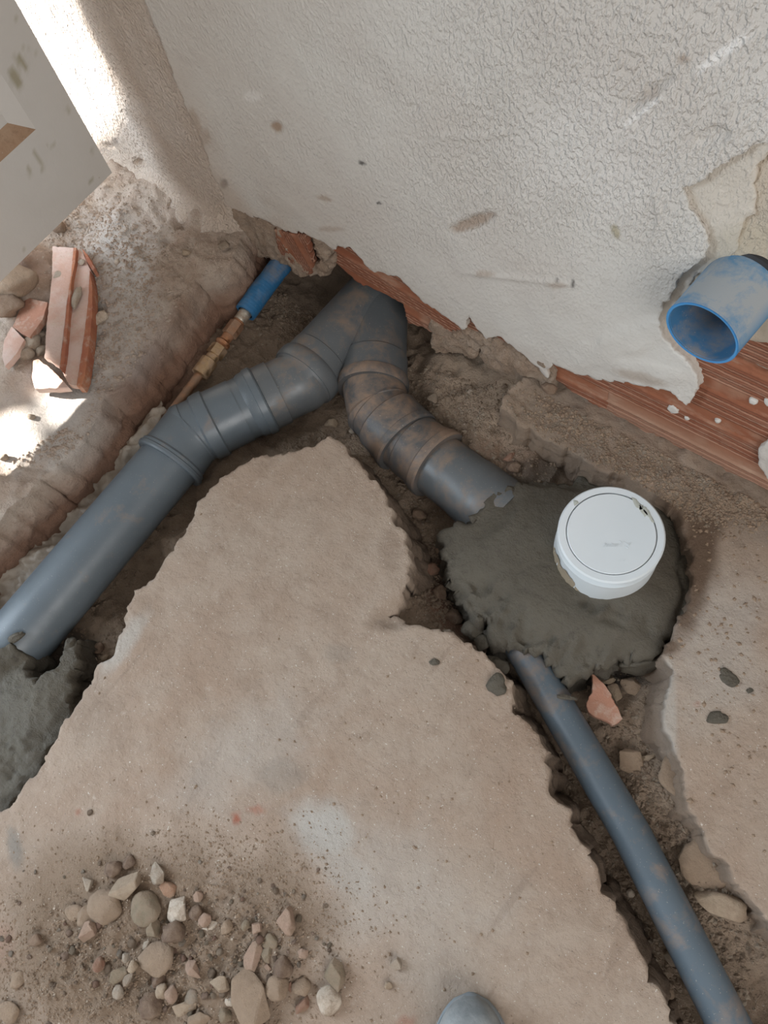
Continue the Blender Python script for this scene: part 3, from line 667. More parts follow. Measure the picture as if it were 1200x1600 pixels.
# coupler between the elbows
c0, c1 = dirp(wM1, wM2, .094), dirp(wM1, wM2, .165)
cp = tube('coupler', [c0, c1], [(0, .0545), (.0, .0578), (.018, .0578), (.024, .0612), (.040, .0625), (.050, .0635), (.052, .0598), (.071, .0598)], M['pvc'], dp)
tube('socket_rim', [dirp(c0, c1, .034), dirp(c0, c1, .054)], [(0, .060), (.002, .0640), (.014, .0648), (.0165, .0625), (.0165, .058)], M['pvc'], cp)
e2 = [dirp(wM1, wM2, .146), wM2, dirp(wM2, wY, .03)]; l = plen(e2)
el2 = tube('elbow', e2, [(0, .0560), (.0, .0605), (.028, .0605), (.0285, .0575), (l[1]-.01, .0575), (l[1]+.006, .0590), (l[1]+.012, .0625), (l[1]+.030, .0630)], M['pvc_mid'], dp)
rr0, rr1 = dirp(wM2, wY, .010), dirp(wM2, wY, .040)
tube('socket_rim', [rr0, rr1], [(0, .058), (.0, .0640), (.006, .0655), (.020, .0655), (.026, .0635), (.030, .0605)], M['pvc_mid'], el2)
# wye: left arm, right arm, trunk going under the wall
zB = -.085
vY = at(592, 476, zB); vR1 = at(583, 600, zB-.006); vM1 = at(592, 642, zB-.008); vR2 = at(632, 686, zB-.010); vE = at(776, 796, zB+.005)
yb = [dirp(wM2, wY, .034), wY]; l = plen(yb)
wye = tube('wye_fitting', yb, [(0, .0605), (.030, .0600), (.032, .0585), (l[1]-.03, .0570), (l[1], .0560)], M['pvc_mid'], dp, cap=(0, 1))
ra = [vY, vR1]; l = plen(ra)
arm = tube('wye_arm', ra, [(0, .0560), (.05, .0575), (l[1]-.055, .0590), (l[1]-.052, .0615), (l[1]-.02, .0625), (l[1]-.004, .064), (l[1]+.006, .0650), (l[1]+.012, .0645), (l[1]+.012, .055)], M['pvc_mid'], dp, cap=(1, 0))
tube('socket_rim', [dirp(vR1, vY, .012), dirp(vR1, vY, -.014)], [(0, .061), (.004, .0655), (.010, .0668), (.020, .0668), (.025, .0648), (.025, .054)], M['pvc_dust'], arm)
tr0 = at(592, 468, -.083); tr1 = tr0+np.array([.10, .30, 0.])
trk = tube('trunk_socket', [tr0, tr1], [(-.03, .0), (-.03, .040), (-.02, .052), (0, .0575), (.035, .0590), (.045, .0640), (.060, .0655), (.075, .0655), (.08, .0620), (.25, .0620)], M['pvc_dust'], dp)
tube('seal_shade_ring', [dirp(tr0, tr1, .034), dirp(tr0, tr1, .064)], [(0, .058), (.002, .067), (.012, .0685), (.022, .067), (.026, .058)], M['rubber_shade'], trk)
# right branch elbows
l1 = [dirp(vR1, vM1, .002), vM1, vR2]; l = plen(l1)
e3 = tube('elbow', l1, [(0, .0578), (l[1]+.002, .0578), (l[1]+.022, .0585), (l[1]+.026, .0625), (l[2], .0640), (l[2]+.008, .0640)], M['pvc_dust'], dp)
tube('seam_line', [dirp(vM1, vR1, .001), vM1, dirp(vM1, vR2, .001)], [(0, .0570), (.001, .0594), (.002, .0570)], M['pvc_dust'], e3)
tube('socket_rim', [dirp(vR2, vM1, .006), dirp(vR2, vM1, -.012)], [(0, .061), (.003, .0655), (.013, .0660), (.017, .064), (.017, .054)], M['pvc_dust'], e3)
LR = plen([vR2, vE])[1]
cpl = tube('coupler', [vR2, dirp(vR2, vE, .085)], [(0, .0570), (.020, .0570), (.022, .0590), (.050, .0595), (.060, .0620), (.076, .0640), (.085, .0640), (.085, .054)], M['pvc_dust'], dp)
tube('socket_rim', [dirp(vR2, vE, .066), dirp(vR2, vE, .090)], [(0, .061), (.004, .0655), (.016, .0660), (.020, .064), (.0205, .054)], M['pvc_dust'], cpl)
tube('straight_pipe', [dirp(vR2, vE, .08), dirp(vR2, vE, LR)], [(0, .0555), (LR-.150, .0560), (LR-.130, .0585), (LR-.072, .0590), (LR-.064, .0622), (LR-.052, .0625), (LR-.050, .054), (LR-.045, .03)], M['pvc_mid'], dp)

# small blue grey waste pipe in the right trench
s0, s1, s2 = at(800, 985, -.066), at(985, 1300, -.050), at(1230, 1780, -.030)
sp = tube('waste_pipe', [s0, s1, s2], [(0, .0262), (plen([s0, s1, s2])[2], .0262)], M['pvc_small'], None, 40, (1, 1))
def setorigin(o, loc):
    loc = Vector(loc); d = loc-o.location; o.data.transform(Matrix.Translation(-d)); o.location = loc; return o
setorigin(sp, (s1[0], s1[1], s1[2]-.026))
tag(sp, 'thin blue-grey waste pipe running down the right trench into wet mortar', 'pipe')

# blue pipe stub sticking out of the wall
bw = wl([(1166, 440)], YW)[0]; base = np.array([bw[0], YW, bw[1]]); tip = None
d = np.array([1096-600, 521-800, FPX]); rr = np.array([d@FX, d@FY, d@FZ])
best = min(((np.linalg.norm(np.cross(np.array([0, 0, CAMZ])+rr*t-base, np.array([0, -1., -.06])))), t) for t in np.arange(.0002, .0009, .000002)); tip = np.array([0, 0, CAMZ])+rr*best[1]
BR = .0435
bp = empty('pipe_stub', (base[0], YW, base[2])); tag(bp, 'short blue plastic pipe stub sticking out of the wall, open end down', 'pipe')
ax = _n(tip-base); Ls = np.linalg.norm(tip-base)
tube('pipe_wall', [base-ax*.05, tip], [(0, BR), (Ls+.05, BR)], M['blue'], bp, 64)
tube('inner_wall', [base-ax*.05, tip], [(.0, .002), (0, BR-.003), (Ls+.05, BR-.003)], M['blue_in'], bp, 64)
tube('cut_rim', [tip-ax*.002, tip+ax*.0008], [(0, BR+.0002), (.0022, BR+.0002), (.0028, BR-.0005), (.0028, BR-.0026), (.0022, BR-.0032), (0, BR-.0032)], M['blue_rim'], bp, 64)
tube('seal_shade_ring', [base-ax*.03, base+ax*.05], [(0, .040), (0.0, BR+.005), (.030, BR+.0055), (.036, BR+.004), (.038, BR+.0005)], M['rubber_shade'], bp, 56)  # black ring put in as the thin shadow where the stub enters

# white capped inspection pipe in the mortar
wt = at(955, 833, .072); wc = empty('capped_pipe', (wt[0], wt[1], -.02)); tag(wc, 'white plastic pipe with round lid set in fresh mortar', 'pipe')
ax3 = np.array([.012, .0, 1.])
WR = .0715
tube('pipe_wall', [wt-np.array([0, 0, .125]), wt-np.array([0, 0, .024])], [(0, WR+.0025), (.070, WR+.0025), (.088, WR+.0005), (.101, WR-.001)], M['white'], wc, 80)
tube('cap_rim', [wt-np.array([0, 0, .026]), wt], [(0, WR-.002), (0, WR+.0008), (.004, WR+.0018), (.0235, WR+.0018), (.026, WR-.0005), (.026, WR-.0095), (.022, WR-.0100), (.021, .02)], M['white'], wc, 80)
lid = tube('lid', [wt-np.array([0, 0, .006]), wt+np.array([0, 0, .0006])], [(0, WR-.0108), (.0056, WR-.0108), (.0066, WR-.0118), (.0066, .0)], M['white'], wc, 80)
tb = bmesh.new()
hdx = np.array([1, -.06, 0]); hdx = _n(hdx); hdy = np.array([-hdx[1], hdx[0], 0])
def emb(cx_, cy_, w, h):
    c = at(cx_, cy_, wt[2]+.0008)
    vs = [tb.verts.new(tuple(c+hdx*a*w/2+hdy*b*h/2+np.array([0, 0, k]))) for k in (-.0004, .0004) for a, b in ((-1, -1), (1, -1), (1, 1), (-1, 1))]
    for q in ((3, 2, 1, 0), (4, 5, 6, 7), (0, 1, 5, 4), (1, 2, 6, 5), (2, 3, 7, 6), (3, 0, 4, 7)): tb.faces.new([vs[i] for i in q])
for k, hh in zip((944.5, 947.5, 950.5, 954.5, 957.5, 961, 964.5), (6, 6, 6, 6, 6, 6, 6)): emb(k, 852, .0007, .006)
emb(946, 849, .003, .0006); emb(956, 849, .003, .0006); emb(972, 849, .0009, .011); emb(969.5, 846, .003, .0006); emb(979, 849, .005, .0007); emb(983.5, 850.5, .0007, .006); emb(979, 855, .005, .0007)
for k in (969, 976): emb(k, 875, .0006, .004)
me = bpy.data.meshes.new('embossed_lettering'); tb.to_mesh(me); me.materials.append(M['white'])
eo = bpy.data.objects.new('embossed_lettering', me); COL.objects.link(eo); eo.parent = lid; eo.location = -np.array(parent_world(lid))
# finger notch and smears
def patch(name, pts, z, mat, parent, th=.0006, s=1, amp=.004, sp_=.003):
    return sheet(name, [tuple(at(a, b, z)[:2]) for a, b in pts], sp_, lambda u, v: z+th+0*u, [(th, .0005, 0)], FLOORMAP, mat, parent, (amp, .008), s=s)
patch('lid_notch', [(896, 782), (902, 783), (904, 786), (898, 790)], wt[2]+.0002, M['rubber_shade'].copy() if False else M['lidsmear'], wc, .0004, 3, .001)
for i, q in enumerate([[(988, 777), (994, 779), (1003, 795), (999, 797), (993, 790)], [(998, 788), (1004, 789), (1012, 805), (1007, 808), (1001, 799)], [(1003, 792), (1010, 794), (1022, 815), (1016, 813)]]): patch('mortar_smear', q, wt[2]+.0004, M['lidsmear'], wc, .0003, i, .003)
def smear():
    V, F = [], []; a0, a1 = math.radians(180+22), math.radians(180+98); na = 60; nz = 12
    for i in range(na+1):
        a = a0+(a1-a0)*i/na; top = .022+.020*math.sin(math.pi*i/na)+.016*float(fbm(a*3, 1., .5, 8, 4)); top = top*min(1, 5*min(i, na-i)/na+.05)
        for j in range(nz+1):
            z = -.055+(wt[2]-.125+.045+top+.055-(wt[2]-.125)+(wt[2]-.125)-0)*0+(j/nz)*(.045+top)
            r = WR+.0030+.0012*float(fbm(a*20, z*60, 1., 9, 3)) if j < nz else WR+.0025
            V.append((wt[0]+r*math.cos(a), wt[1]+r*math.sin(a), z))
    for i in range(na):
        for j in range(nz): p = i*(nz+1)+j; F.append((p, p+nz+1, p+nz+2, p+1))
    return link('dried_mortar', V, F, M['whitedirt'], wc)
smear()

# copper water pipe with brass fittings and blue sleeve
q0, q1 = at(236, 688, -.060), at(452, 396, -.050)
LW = np.linalg.norm(q1-q0); wd = _n(q1-q0)
def wpos(px, py):
    d = np.array([px-600, py-800, FPX]); r = np.array([d@FX, d@FY, d@FZ]); A = np.stack([r, -wd], 1); s = np.linalg.lstsq(A, q0-np.array([0, 0, CAMZ]), rcond=None)[0]; return s[1]
wp = empty('water_pipe', at(325, 570, -.085)); tag(wp, 'thin copper water pipe with brass compression fittings and blue sleeve', 'pipe')
def wt_(name, a, b, prof, mat, n=32, ang=28): return tube(name, [q0+wd*wpos(*a), q0+wd*wpos(*b)], prof, mat, wp, n, (1, 1), ang)
def seglen(a, b): return wpos(*b)-wpos(*a)
l = seglen((225, 703), (325, 575)); wt_('copper_tube', (225, 703), (325, 575), [(0, .0088), (l, .0088)], M['copper'])
l = seglen((312, 588), (331, 564)); wt_('collar_nut', (312, 588), (331, 564), [(0, .012), (.002, .0165), (l-.002, .0165), (l, .013)], M['brass'], 24)
l = seglen((330, 566), (338, 555)); wt_('brass_neck', (330, 566), (338, 555), [(0, .0125), (l, .0125)], M['brass'], 24)
l = seglen((336, 558), (346, 543)); wt_('hex_nut', (336, 558), (346, 543), [(0, .012), (.001, .0165), (l-.001, .0165), (l, .012)], M['brass'], 6, 20)
l = seglen((345, 545), (363, 522)); wt_('rusty_union', (345, 545), (363, 522), [(0, .010), (.004, .0105), (.008, .0145), (.013, .0148), (.017, .0105), (.021, .0105), (l, .011)], M['rusty'], 24)
l = seglen((360, 526), (374, 507)); wt_('hex_nut', (360, 526), (374, 507), [(0, .013), (.001, .0150), (l-.001, .0150), (l, .012)], M['copper'], 6, 20)
l = seglen((372, 510), (378, 502)); wt_('thread', (372, 510), (378, 502), [(0, .011)]+[(l*k/8, .0118 if k % 2 else .0105) for k in range(1, 8)]+[(l, .011)], M['rusty'], 24)
l = seglen((376, 504), (392, 482)); wt_('steel_collar', (376, 504), (392, 482), [(0, .0115), (.003, .0125), (.008, .0118), (.012, .0125), (l, .0125)], M['steel'], 28)
l = seglen((386, 491), (462, 383)); m = 70
wt2 = tube('blue_sleeve', [q0+wd*wpos(386, 491), q0+wd*wpos(470, 372)], [(0, .0150), (0, .0205)]+[(.004+k*(l-.004)/m, .0210+.0003*math.sin(k*2.3)) for k in range(m+1)], M['sleeve'], wp, 48, wob=.07)

# ------------------------------------------------------------------ wet mortar mounds
MD = [(698,832),(735,818),(762,785),(800,756),(850,745),(895,742),(960,745),(1015,772),(1066,808),(1088,862),(1082,920),(1066,965),(1046,1000),(1020,1018),(990,1012),(962,1034),(930,1046),(905,1060),(878,1042),(850,1024),(815,1002),(790,992),(765,977),(745,957),(725,942),(714,912),(705,880),(694,855)]
def mound_top(x, y):
    px, py = proj(x, y, -.01)
    e = blob(px, py, 890, 885, 175, 135, 20, .55, .05)
    z = -.042+.046*e+.005*fbm(x, y, .09, 601, 3)+.0012*fbm(x, y, .015, 603, 4)
    rough = blob(px, py, 760, 950, 80, 40, 35)+blob(px, py, 900, 1030, 130, 32, 10)+.6*blob(px, py, 960, 960, 70, 22, 15)
    z = z+.011*ridge(x, y, .03, 605)*np.clip(rough, 0, 1)+.004*ridge(x, y, .012, 607)*np.clip(rough, 0, 1)-.010*np.clip(rough, 0, 1)
    q = np.sqrt(((px-840)/32.)**2+((py-910)/24.)**2); z = z-.0025*np.exp(-((q-1)/.10)**2)*(px < 860)*(py < 925)      # trowel mark
    z = z-.006*blob(px, py, 775, 800, 45, 22, -40)-.008*np.exp(-((px-1066-5*np.sin(py/12.))/3.)**2)*(py > 800)*(py < 1000)
    return z-.018*blob(px, py, 930, 750, 110, 14, 5)
md = sheet('mortar_mound', xy(MD, -.01), .0045, mound_top, [(.004, .004, .006), (.012, .009, .012), (.028, .006, .018), (.05, .004, .02), (.08, .01, .02), (.11, .012, .01)], FLOORMAP, M['wetmortar'], None, (.022, .025), s=71, loc=tuple(at(890, 880, -.1)))
tag(md, 'dark wet mortar mound packed around the white capped pipe', 'mortar')
HD = [(-10,1012),(14,1008),(24,1020),(27,1046),(34,1058),(52,1064),(66,1052),(76,1020),(84,994),(94,986),(100,1000),(93,1040),(90,1072),(99,1100),(92,1130),(80,1160),(60,1192),(50,1215),(26,1238),(0,1268),(-60,1330),(-200,1420),(-260,1200),(-120,1060)]
def heap_top(x, y):
    px, py = proj(x, y, -.01)
    P0 = w0; D = wA-w0; D = D/np.linalg.norm(D[:2]); dist = np.abs((x-P0[0])*D[1]-(y-P0[1])*D[0])
    pipe = zA+np.sqrt(np.clip((R0+.005)**2-dist**2, 0, None))
    z = -.055+.040*blob(px, py, 0, 1150, 90, 130, 20, .6, .1)+.004*fbm(x, y, .05, 621, 4)
    cover = np.where(dist < R0+.004, pipe+.0008+.002*fbm(x, y, .015, 623, 3), -9)
    z = np.maximum(z, cover)
    r = blob(px, py, 55, 1200, 60, 60)
    return z+.008*ridge(x, y, .03, 627)*r+.0025*ridge(x, y, .010, 629)
hp = sheet('mortar_heap', xy(HD, -.01), .0042, heap_top, [(.004, .002, .004), (.012, .004, .01), (.03, .006, .018), (.06, .01, .02), (.09, .01, .01)], FLOORMAP, M['wetmortar'], None, (.016, .022), s=81, loc=tuple(at(20, 1150, -.1)))
tag(hp, 'dark wet mortar heap burying the low end of the large pipe', 'mortar')

# crumpled polythene beside the large pipe
PL = [(212,700),(236,668),(262,640),(270,655),(248,690),(225,722),(170,792),(100,880),(30,962),(-20,1030),(-80,1060),(-60,960),(38,866),(88,806),(138,744),(170,716)]
def poly_top(x, y):
    px, py = proj(x, y, -.08); a = x*.62+y*.78; b = x*.78-y*.62
    z = soil_z(x, y)+.030
    return z+.010*fbm(b*3.2, a*.6, .06, 641, 3)+.006*ridge(b*4, a*.7, .05, 643)
pl = sheet('polythene_sheet', xy(PL, -.085), .005, poly_top, [(.0015, .0, 0)], FLOORMAP, M['poly'], None, (.010, .03), s=91, loc=tuple(at(110, 830, -.09)))
tag(pl, 'crumpled translucent polythene film lying along the large pipe', 'plastic sheet')

# ------------------------------------------------------------------ stones
def zsurf(x, y, kind):
    f = {'slab': slab_top, 'soil': soil_z, 'left': left_top, 'right': right_top, 'mound': mound_top}[kind]
    return float(f(np.array([x]), np.array([y]))[0])
def stone_mesh(seed, style, n=15):
    r = np.random.RandomState(seed); bm = bmesh.new()
    if style == 'angular':
        P = r.normal(size=(n, 3)); P /= np.linalg.norm(P, axis=1)[:, None]; P *= r.uniform(.82, 1.05, (n, 1))
        for p in P: bm.verts.new(tuple(p))
        g = bmesh.ops.convex_hull(bm, input=bm.verts[:]); bmesh.ops.delete(bm, geom=[v for v in bm.verts if not v.link_faces], context='VERTS')
        bmesh.ops.bevel(bm, geom=bm.edges[:], offset=.05, segments=1, affect='EDGES', profile=.5)
        sub = 1
        bmesh.ops.triangulate(bm, faces=bm.faces[:]); bmesh.ops.subdivide_edges(bm, edges=[e for e in bm.edges if e.calc_length() > .45], cuts=1)
        for v in bm.verts:
            c = np.array(v.co); k = 1+.05*float(fbm(c[0]+seed, c[1]+c[2]*1.7, .5, seed, 3)); v.co = Vector(c*k)
    else:
        bmesh.ops.create_icosphere(bm, subdivisions=3 if n == 15 else 2, radius=1)
        A, B_ = (.30, .07) if style == 'round' else (.34, .13)
        D = r.normal(size=(5, 3)); D /= np.linalg.norm(D, axis=1)[:, None]; H_ = r.uniform(.58, .85, 5)
        for v in bm.verts:
            c = np.array(v.co); k = 1+A*float(fbm(c[0]*1.2+seed, c[1]*1.2+c[2]*1.1, 1.0, seed, 2))+B_*float(fbm(c[0]+c[2], c[1]-c[2]+seed, .35, seed+2, 3))
            c = c*k
            for d_, h_ in zip(D, H_):                                # worn flats
                e_ = c@d_-h_
                if e_ > 0: c = c-d_*e_*.8
            v.co = Vector(c)
    me = bpy.data.meshes.new('stone'); bm.to_mesh(me); bm.free()
    me.polygons.foreach_set('use_smooth', [True]*len(me.polygons)); me.set_sharp_from_angle(angle=math.radians(24 if style == 'angular' else 60))
    return me
def stone(px, py, w, h, rot, colr, label, surf='slab', style='angular', flat=.55, name='stone', group=None, seed=None, cat='stone', z=None, sink=.28, mat=None, tilt=0):
    me = stone_mesh(seed if seed is not None else int(px*7+py*3), style); me.materials.append(mat or M['s_'+colr])
    c = at(px, py, 0)
    for _ in range(3): zz = zsurf(c[0], c[1], surf) if z is None else z; c = at(px, py, zz)
    sc_ = 1202./np.linalg.norm(c-np.array([0, 0, CAMZ]))
    a, b = w/2/sc_, h/2/sc_; t = (a+b)/2*flat
    ex = at(px+10, py, zz)-at(px, py, zz); ang = math.atan2(ex[1], ex[0])-math.radians(rot)
    o = bpy.data.objects.new(name, me); COL.objects.link(o)
    me.transform(Matrix.Translation((0, 0, t*(1-2*sink)))@Matrix.Diagonal((a, b, t, 1))); me.update()
    o.rotation_euler = (math.radians(tilt), 0, ang); o.location = (c[0], c[1], zz)
    tag(o, label, cat, group); return o
ST = [
 (202,1380,56,40,-25,'beige','tan angular stone with pale spots near the top of the rubble','angular',.8),
 (250,1364,30,36,10,'lgrey','pale grey angular stone at the top right of the rubble','angular',.8),
 (163,1421,50,50,10,'tan','large round flat tan stone left of the oval brown one','round',.4),
 (230,1419,38,50,-20,'olive','oval smooth brown stone in the middle of the rubble','round',.5),
 (263,1391,30,26,0,'orange','tan wedge shaped stone above the white plaster chip','angular',.5),
 (282,1422,38,46,20,'white','thick white plaster chip with orange edge in the rubble','angular',.5),
 (331,1447,32,18,-30,'white','thin white angular flake right of the plaster chip','angular',.3),
 (275,1458,36,32,20,'dark','dark brown round clod below the white plaster chip','round',.8),
 (242,1453,20,36,10,'olive','narrow olive brown angular stone left of the dark clod','angular',.8),
 (140,1455,26,30,20,'pink','small reddish angular stone below the large round tan one','angular',.8),
 (137,1382,26,26,0,'lgrey','small grey stone at the left top of the rubble','angular',.6),
 (178,1356,25,24,0,'dark','dark reddish clod at the very top of the rubble','clod',.8),
 (203,1348,19,18,0,'dark','small dark clod beside the topmost clod','clod',.8),
 (119,1425,32,18,0,'tan','flat tan pebble left of the large round stone','round',.5),
 (135,1432,24,26,0,'tan','dull tan pebble touching the large round stone','round',.5),
 (247,1503,50,42,-10,'tan','big smooth beige stone in the lower middle of the rubble','round',.4),
 (303,1514,32,22,30,'pink','pinkish flat stone right of the big smooth beige one','angular',.5),
 (155,1508,16,18,0,'red','small round dark red pebble in loose grit','round',.9),
 (188,1523,28,26,-30,'olive','olive tan stone left below the smooth beige one','angular',.6),
 (200,1530,14,22,25,'grey','thin greyish sliver stone beside the olive one','angular',.5),
 (209,1510,17,16,0,'beige','small beige pebble touching the smooth beige stone','round',.8),
 (250,1532,20,20,0,'dark','small dark clod below the big smooth beige stone','clod',.8),
 (199,1496,16,14,0,'lgrey','small light angular pebble left of the smooth beige stone','angular',.7),
 (232,1478,18,14,0,'lgrey','pale pebble above the big smooth beige stone','angular',.7),
 (392,1558,60,82,-30,'tan','biggest flat tan stone at the bottom of the rubble','angular',.55),
 (346,1538,30,26,0,'beige','beige block shaped stone left of the biggest stone','angular',.9),
 (397,1497,30,44,5,'pink','flat pinkish stone above the biggest stone','angular',.4),
 (418,1490,16,26,-10,'olive','narrow olive stone beside the flat pinkish one','angular',.6),
 (450,1437,36,44,-10,'pink','pinkish rough stone at the right edge of the rubble','angular',.6),
 (443,1510,28,26,0,'dark','dark crumbly clod right of the flat pinkish stone','clod',.9),
 (421,1509,18,14,30,'pink','small pink triangular stone beside the dark clod','angular',.6),
 (432,1545,38,32,0,'tan','rounded tan stone right of the biggest stone','round',.6),
 (472,1541,26,24,0,'tan','round dusty stone above the red-brown one','round',.6),
 (474,1568,20,30,15,'red','red-brown stone with pale tip near the bottom edge','angular',.7),
 (453,1543,10,16,0,'red','tiny red fragment between two round stones','angular',.6),
 (525,1522,34,44,0,'olive','brown stone with white corner, alone right of the rubble','angular',.8),
 (513,1563,34,34,30,'white','rough white plaster lump, alone right of the rubble','clod',.8),
 (617,1504,26,20,10,'lgrey','small light grey stone lying alone on the screed','angular',.8),
 (607,1539,13,15,0,'beige','tiny beige pebble below the lone light grey stone','angular',.8),
 (474,1490,16,20,10,'pink','small pink-brown stone right of the dark clod','angular',.6),
 (402,1450,22,20,0,'pink','small brownish stone above the flat pinkish one','angular',.7),
 (384,1446,12,14,0,'olive','small round pebble left of the brownish stone','round',.8),
 (355,1447,18,20,0,'tan','tan pebble left of the small brownish stones','round',.7),
 (309,1425,20,22,0,'dark','dark round pebble right of the white plaster chip','round',.8),
 (322,1437,18,20,20,'pink','pinkish pebble above the white flake','round',.7),
 (310,1400,16,18,0,'pink','light pinkish pebble up right of the plaster chip','angular',.7),
 (424,1470,24,22,0,'olive','dusty olive stone above the narrow olive one','round',.5),
 (270,1553,18,26,-10,'pink','upright pinkish stone below the small dark clod','round',.7),
 (255,1548,16,18,0,'beige','beige pebble left of the upright pinkish stone','round',.7),
 (186,1550,16,18,0,'lgrey','pale rounded pebble low in the rubble','round',.8),
 (235,1570,32,34,0,'dark','crumbly dark clod near the bottom edge','clod',.6),
 (288,1577,42,22,-15,'beige','flat beige stone at the bottom edge','angular',.4),
 (310,1594,40,26,-20,'tan','tan stone cut by the bottom edge of the photograph','angular',.5),
 (352,1585,18,18,0,'olive','small olive pebble left of the biggest stone tip','round',.8),
 (360,1565,12,12,0,'white','small white round pebble left of the biggest stone','round',.9),
 (300,1560,22,22,0,'grey','grey dusty stone between the flat beige ones','round',.5),
 (57,1468,20,16,0,'brown','brown pebble at the left edge of the rubble','round',.6),
 (15,1580,30,26,0,'tan','dusty tan stone in the bottom left corner','round',.4),
 (28,1530,22,18,0,'tan','dusty tan pebble near the left edge','round',.5),
]
for (x, y, w, h, r, c, lab, sty, fl) in ST: stone(x, y, w, h, r, c, lab, 'slab', sty, fl)
for (x, y, w, h, r, c, lab, sty, fl, sf) in [
 (985,1191,42,42,20,'tan','angular tan stone in the right trench beside the thin pipe','angular',.6,'soil'),
 (1011,1183,26,15,-5,'beige','small pale stone beside the angular tan stone','angular',.6,'soil'),
 (985,1072,40,34,10,'tan','flat tan stone under the mortar mound edge','angular',.4,'soil'),
 (962,1084,30,32,-20,'beige','pale flat stone right of the terracotta fragment','angular',.4,'soil'),
 (952,1063,34,14,-5,'olive','narrow olive stone above the pale flat one','angular',.5,'soil'),
 (1125,1416,62,36,15,'beige','smooth bulging tan stone half buried in the right trench','round',.5,'soil'),
 (1058,1212,62,54,40,'tan','broad tan stone half buried below the angular tan stone','round',.25,'soil'),
 (1100,1350,70,66,50,'tan','wide dusty stone half buried mid way along the trench','round',.22,'soil'),
 (1085,1292,18,28,-20,'tan','small upright tan stone at the slab edge in the trench','round',.6,'soil'),
 (1040,1055,12,50,5,'olive','tall thin stone against the right slab edge','round',.7,'soil'),
 (985,1396,11,11,0,'white','tiny white pebble left of the thin pipe in the trench','round',.9,'soil'),
 (1050,1496,22,20,0,'grey','grey pebble in the shaded side of the right trench','round',.7,'soil'),
 (1046,1552,20,16,0,'tan','tan pebble low in the shaded side of the right trench','round',.6,'soil'),
 (517,664,24,20,0,'beige','pale angular stone between the two large pipe branches','angular',.7,'soil'),
 (554,674,17,14,0,'lgrey','grey pebble touching the right pipe branch','round',.8,'soil'),
 (137,1027,18,20,0,'grey','round grey pebble between large pipe and slab','round',.7,'soil'),
 (155,1014,14,18,20,'dark','dark grey oval pebble beside the round grey one','round',.7,'soil'),
 (149,1034,8,10,0,'white','tiny white pebble below the dark oval one','round',.8,'soil'),
 (164,1028,13,9,-20,'beige','small beige pebble at the slab edge beside the dark oval one','round',.8,'soil'),
 (230,642,38,24,-20,'orange','orange clay clod at the foot of the left ledge','clod',.7,'soil'),
 (212,652,18,14,0,'red','dark red clod left of the orange clay clod','clod',.7,'soil'),
 (678,624,22,20,0,'grey','grey stone right of the soiled pipe branch','angular',.6,'soil'),
 (672,645,22,12,0,'grey','flat grey stone below the grey one by the soiled pipe','angular',.5,'soil'),
 (735,553+60,10,8,0,'lgrey','small pale pebble on the dusty slope below the wall','round',.8,'soil'),
 (803,733,22,20,-40,'dark','dark wet crumb beside the end of the soiled pipe','clod',.9,'soil'),
 (796,716,26,16,-30,'red','reddish stone above the dark wet crumb','angular',.5,'soil'),
 (818,682,26,22,0,'tan','tan lump at the broken edge of the wall side ledge','clod',.7,'soil'),
 (640,850,24,22,0,'dark','dark reddish clod right of the slab shoulder','clod',.8,'soil'),
 (655,745+60,26,20,20,'brown','brown clod under the lower right pipe end','clod',.7,'soil'),
 (690,860,26,24,0,'brown','brown crumbly clod beside the mortar mound','clod',.8,'soil'),
 (672,893,34,26,10,'red','red clod in the gap between slab and mortar mound','clod',.8,'soil'),
 (690,930,30,28,-20,'dark','dark clod low in the gap beside the mortar mound','clod',.8,'soil'),
 (708,965,34,22,20,'dark','wet black clod near the slab corner','clod',.8,'soil'),
 (748,1012,30,22,10,'dark','wet clod beside the start of the thin pipe','clod',.8,'soil'),
 (700,990,20,12,0,'lgrey','pale oval pebble under the slab corner','round',.7,'soil'),
 (159,500,17,25,10,'white','white oval pebble beside the broken clay block','round',.8,'left'),
 (152,470,12,14,0,'tan','small tan pebble above the white oval one','round',.8,'left'),
 (30,445,62,52,-30,'tan','large brown boulder under the door leaf','clod',.7,'left'),
 (14,478,46,36,0,'brown','brown boulder at the left edge of the frame','clod',.7,'left'),
 (92,358,24,20,0,'brown','brown clod in the shadow below the door','clod',.8,'left'),
 (185,410,12,10,0,'white','tiny white pebble on the pale rubble ledge','angular',.9,'left'),
 (293,397,16,15,0,'beige','small beige stone on the ledge above the trench','angular',.9,'left'),
 (352,387,20,20,0,'grey','grey stone at the ledge corner beside the wall','angular',.8,'left'),
 (8,716,14,10,0,'grey','small dark pebble at the left edge of the sun patch','round',.8,'left'),
 (50,652,13,10,0,'lgrey','small pale ring shaped stone between the two sun patches','round',.7,'left'),
 (858,610,26,18,10,'brown','rounded brown lump below the broken wall plaster','round',.9,'right'),
]: stone(x, y, w, h, r, c, lab, sf, sty, fl)
for (x, y, w, h, r, lab, sf) in [(774,1070,34,32,40,'dark mortar crumb on the slab left of the thin pipe','slab'), (1138,1060,27,24,30,'dark mortar crumb upper one on the right floor','right'), (1120,1122,28,17,-8,'flat dark mortar crumb below the upper one on the right floor','right'),
   (1171,1079,11,7,-20,'tiny dark mortar crumb at the right of the pair','right'), (679,1035,16,12,0,'small grey mortar crumb on the main slab','slab')]:
    stone(x, y, w, h, r, 'x', lab, sf, 'clod', .35, 'mortar_crumb', cat='mortar', mat=M['wetmortar'])
stone(884, 1090, 32, 9, 10, 'x', 'dark mortar smear stuck on top of the thin pipe', style='clod', flat=.4, name='mortar_crumb', cat='mortar', mat=M['wetmortar'], z=-.036)
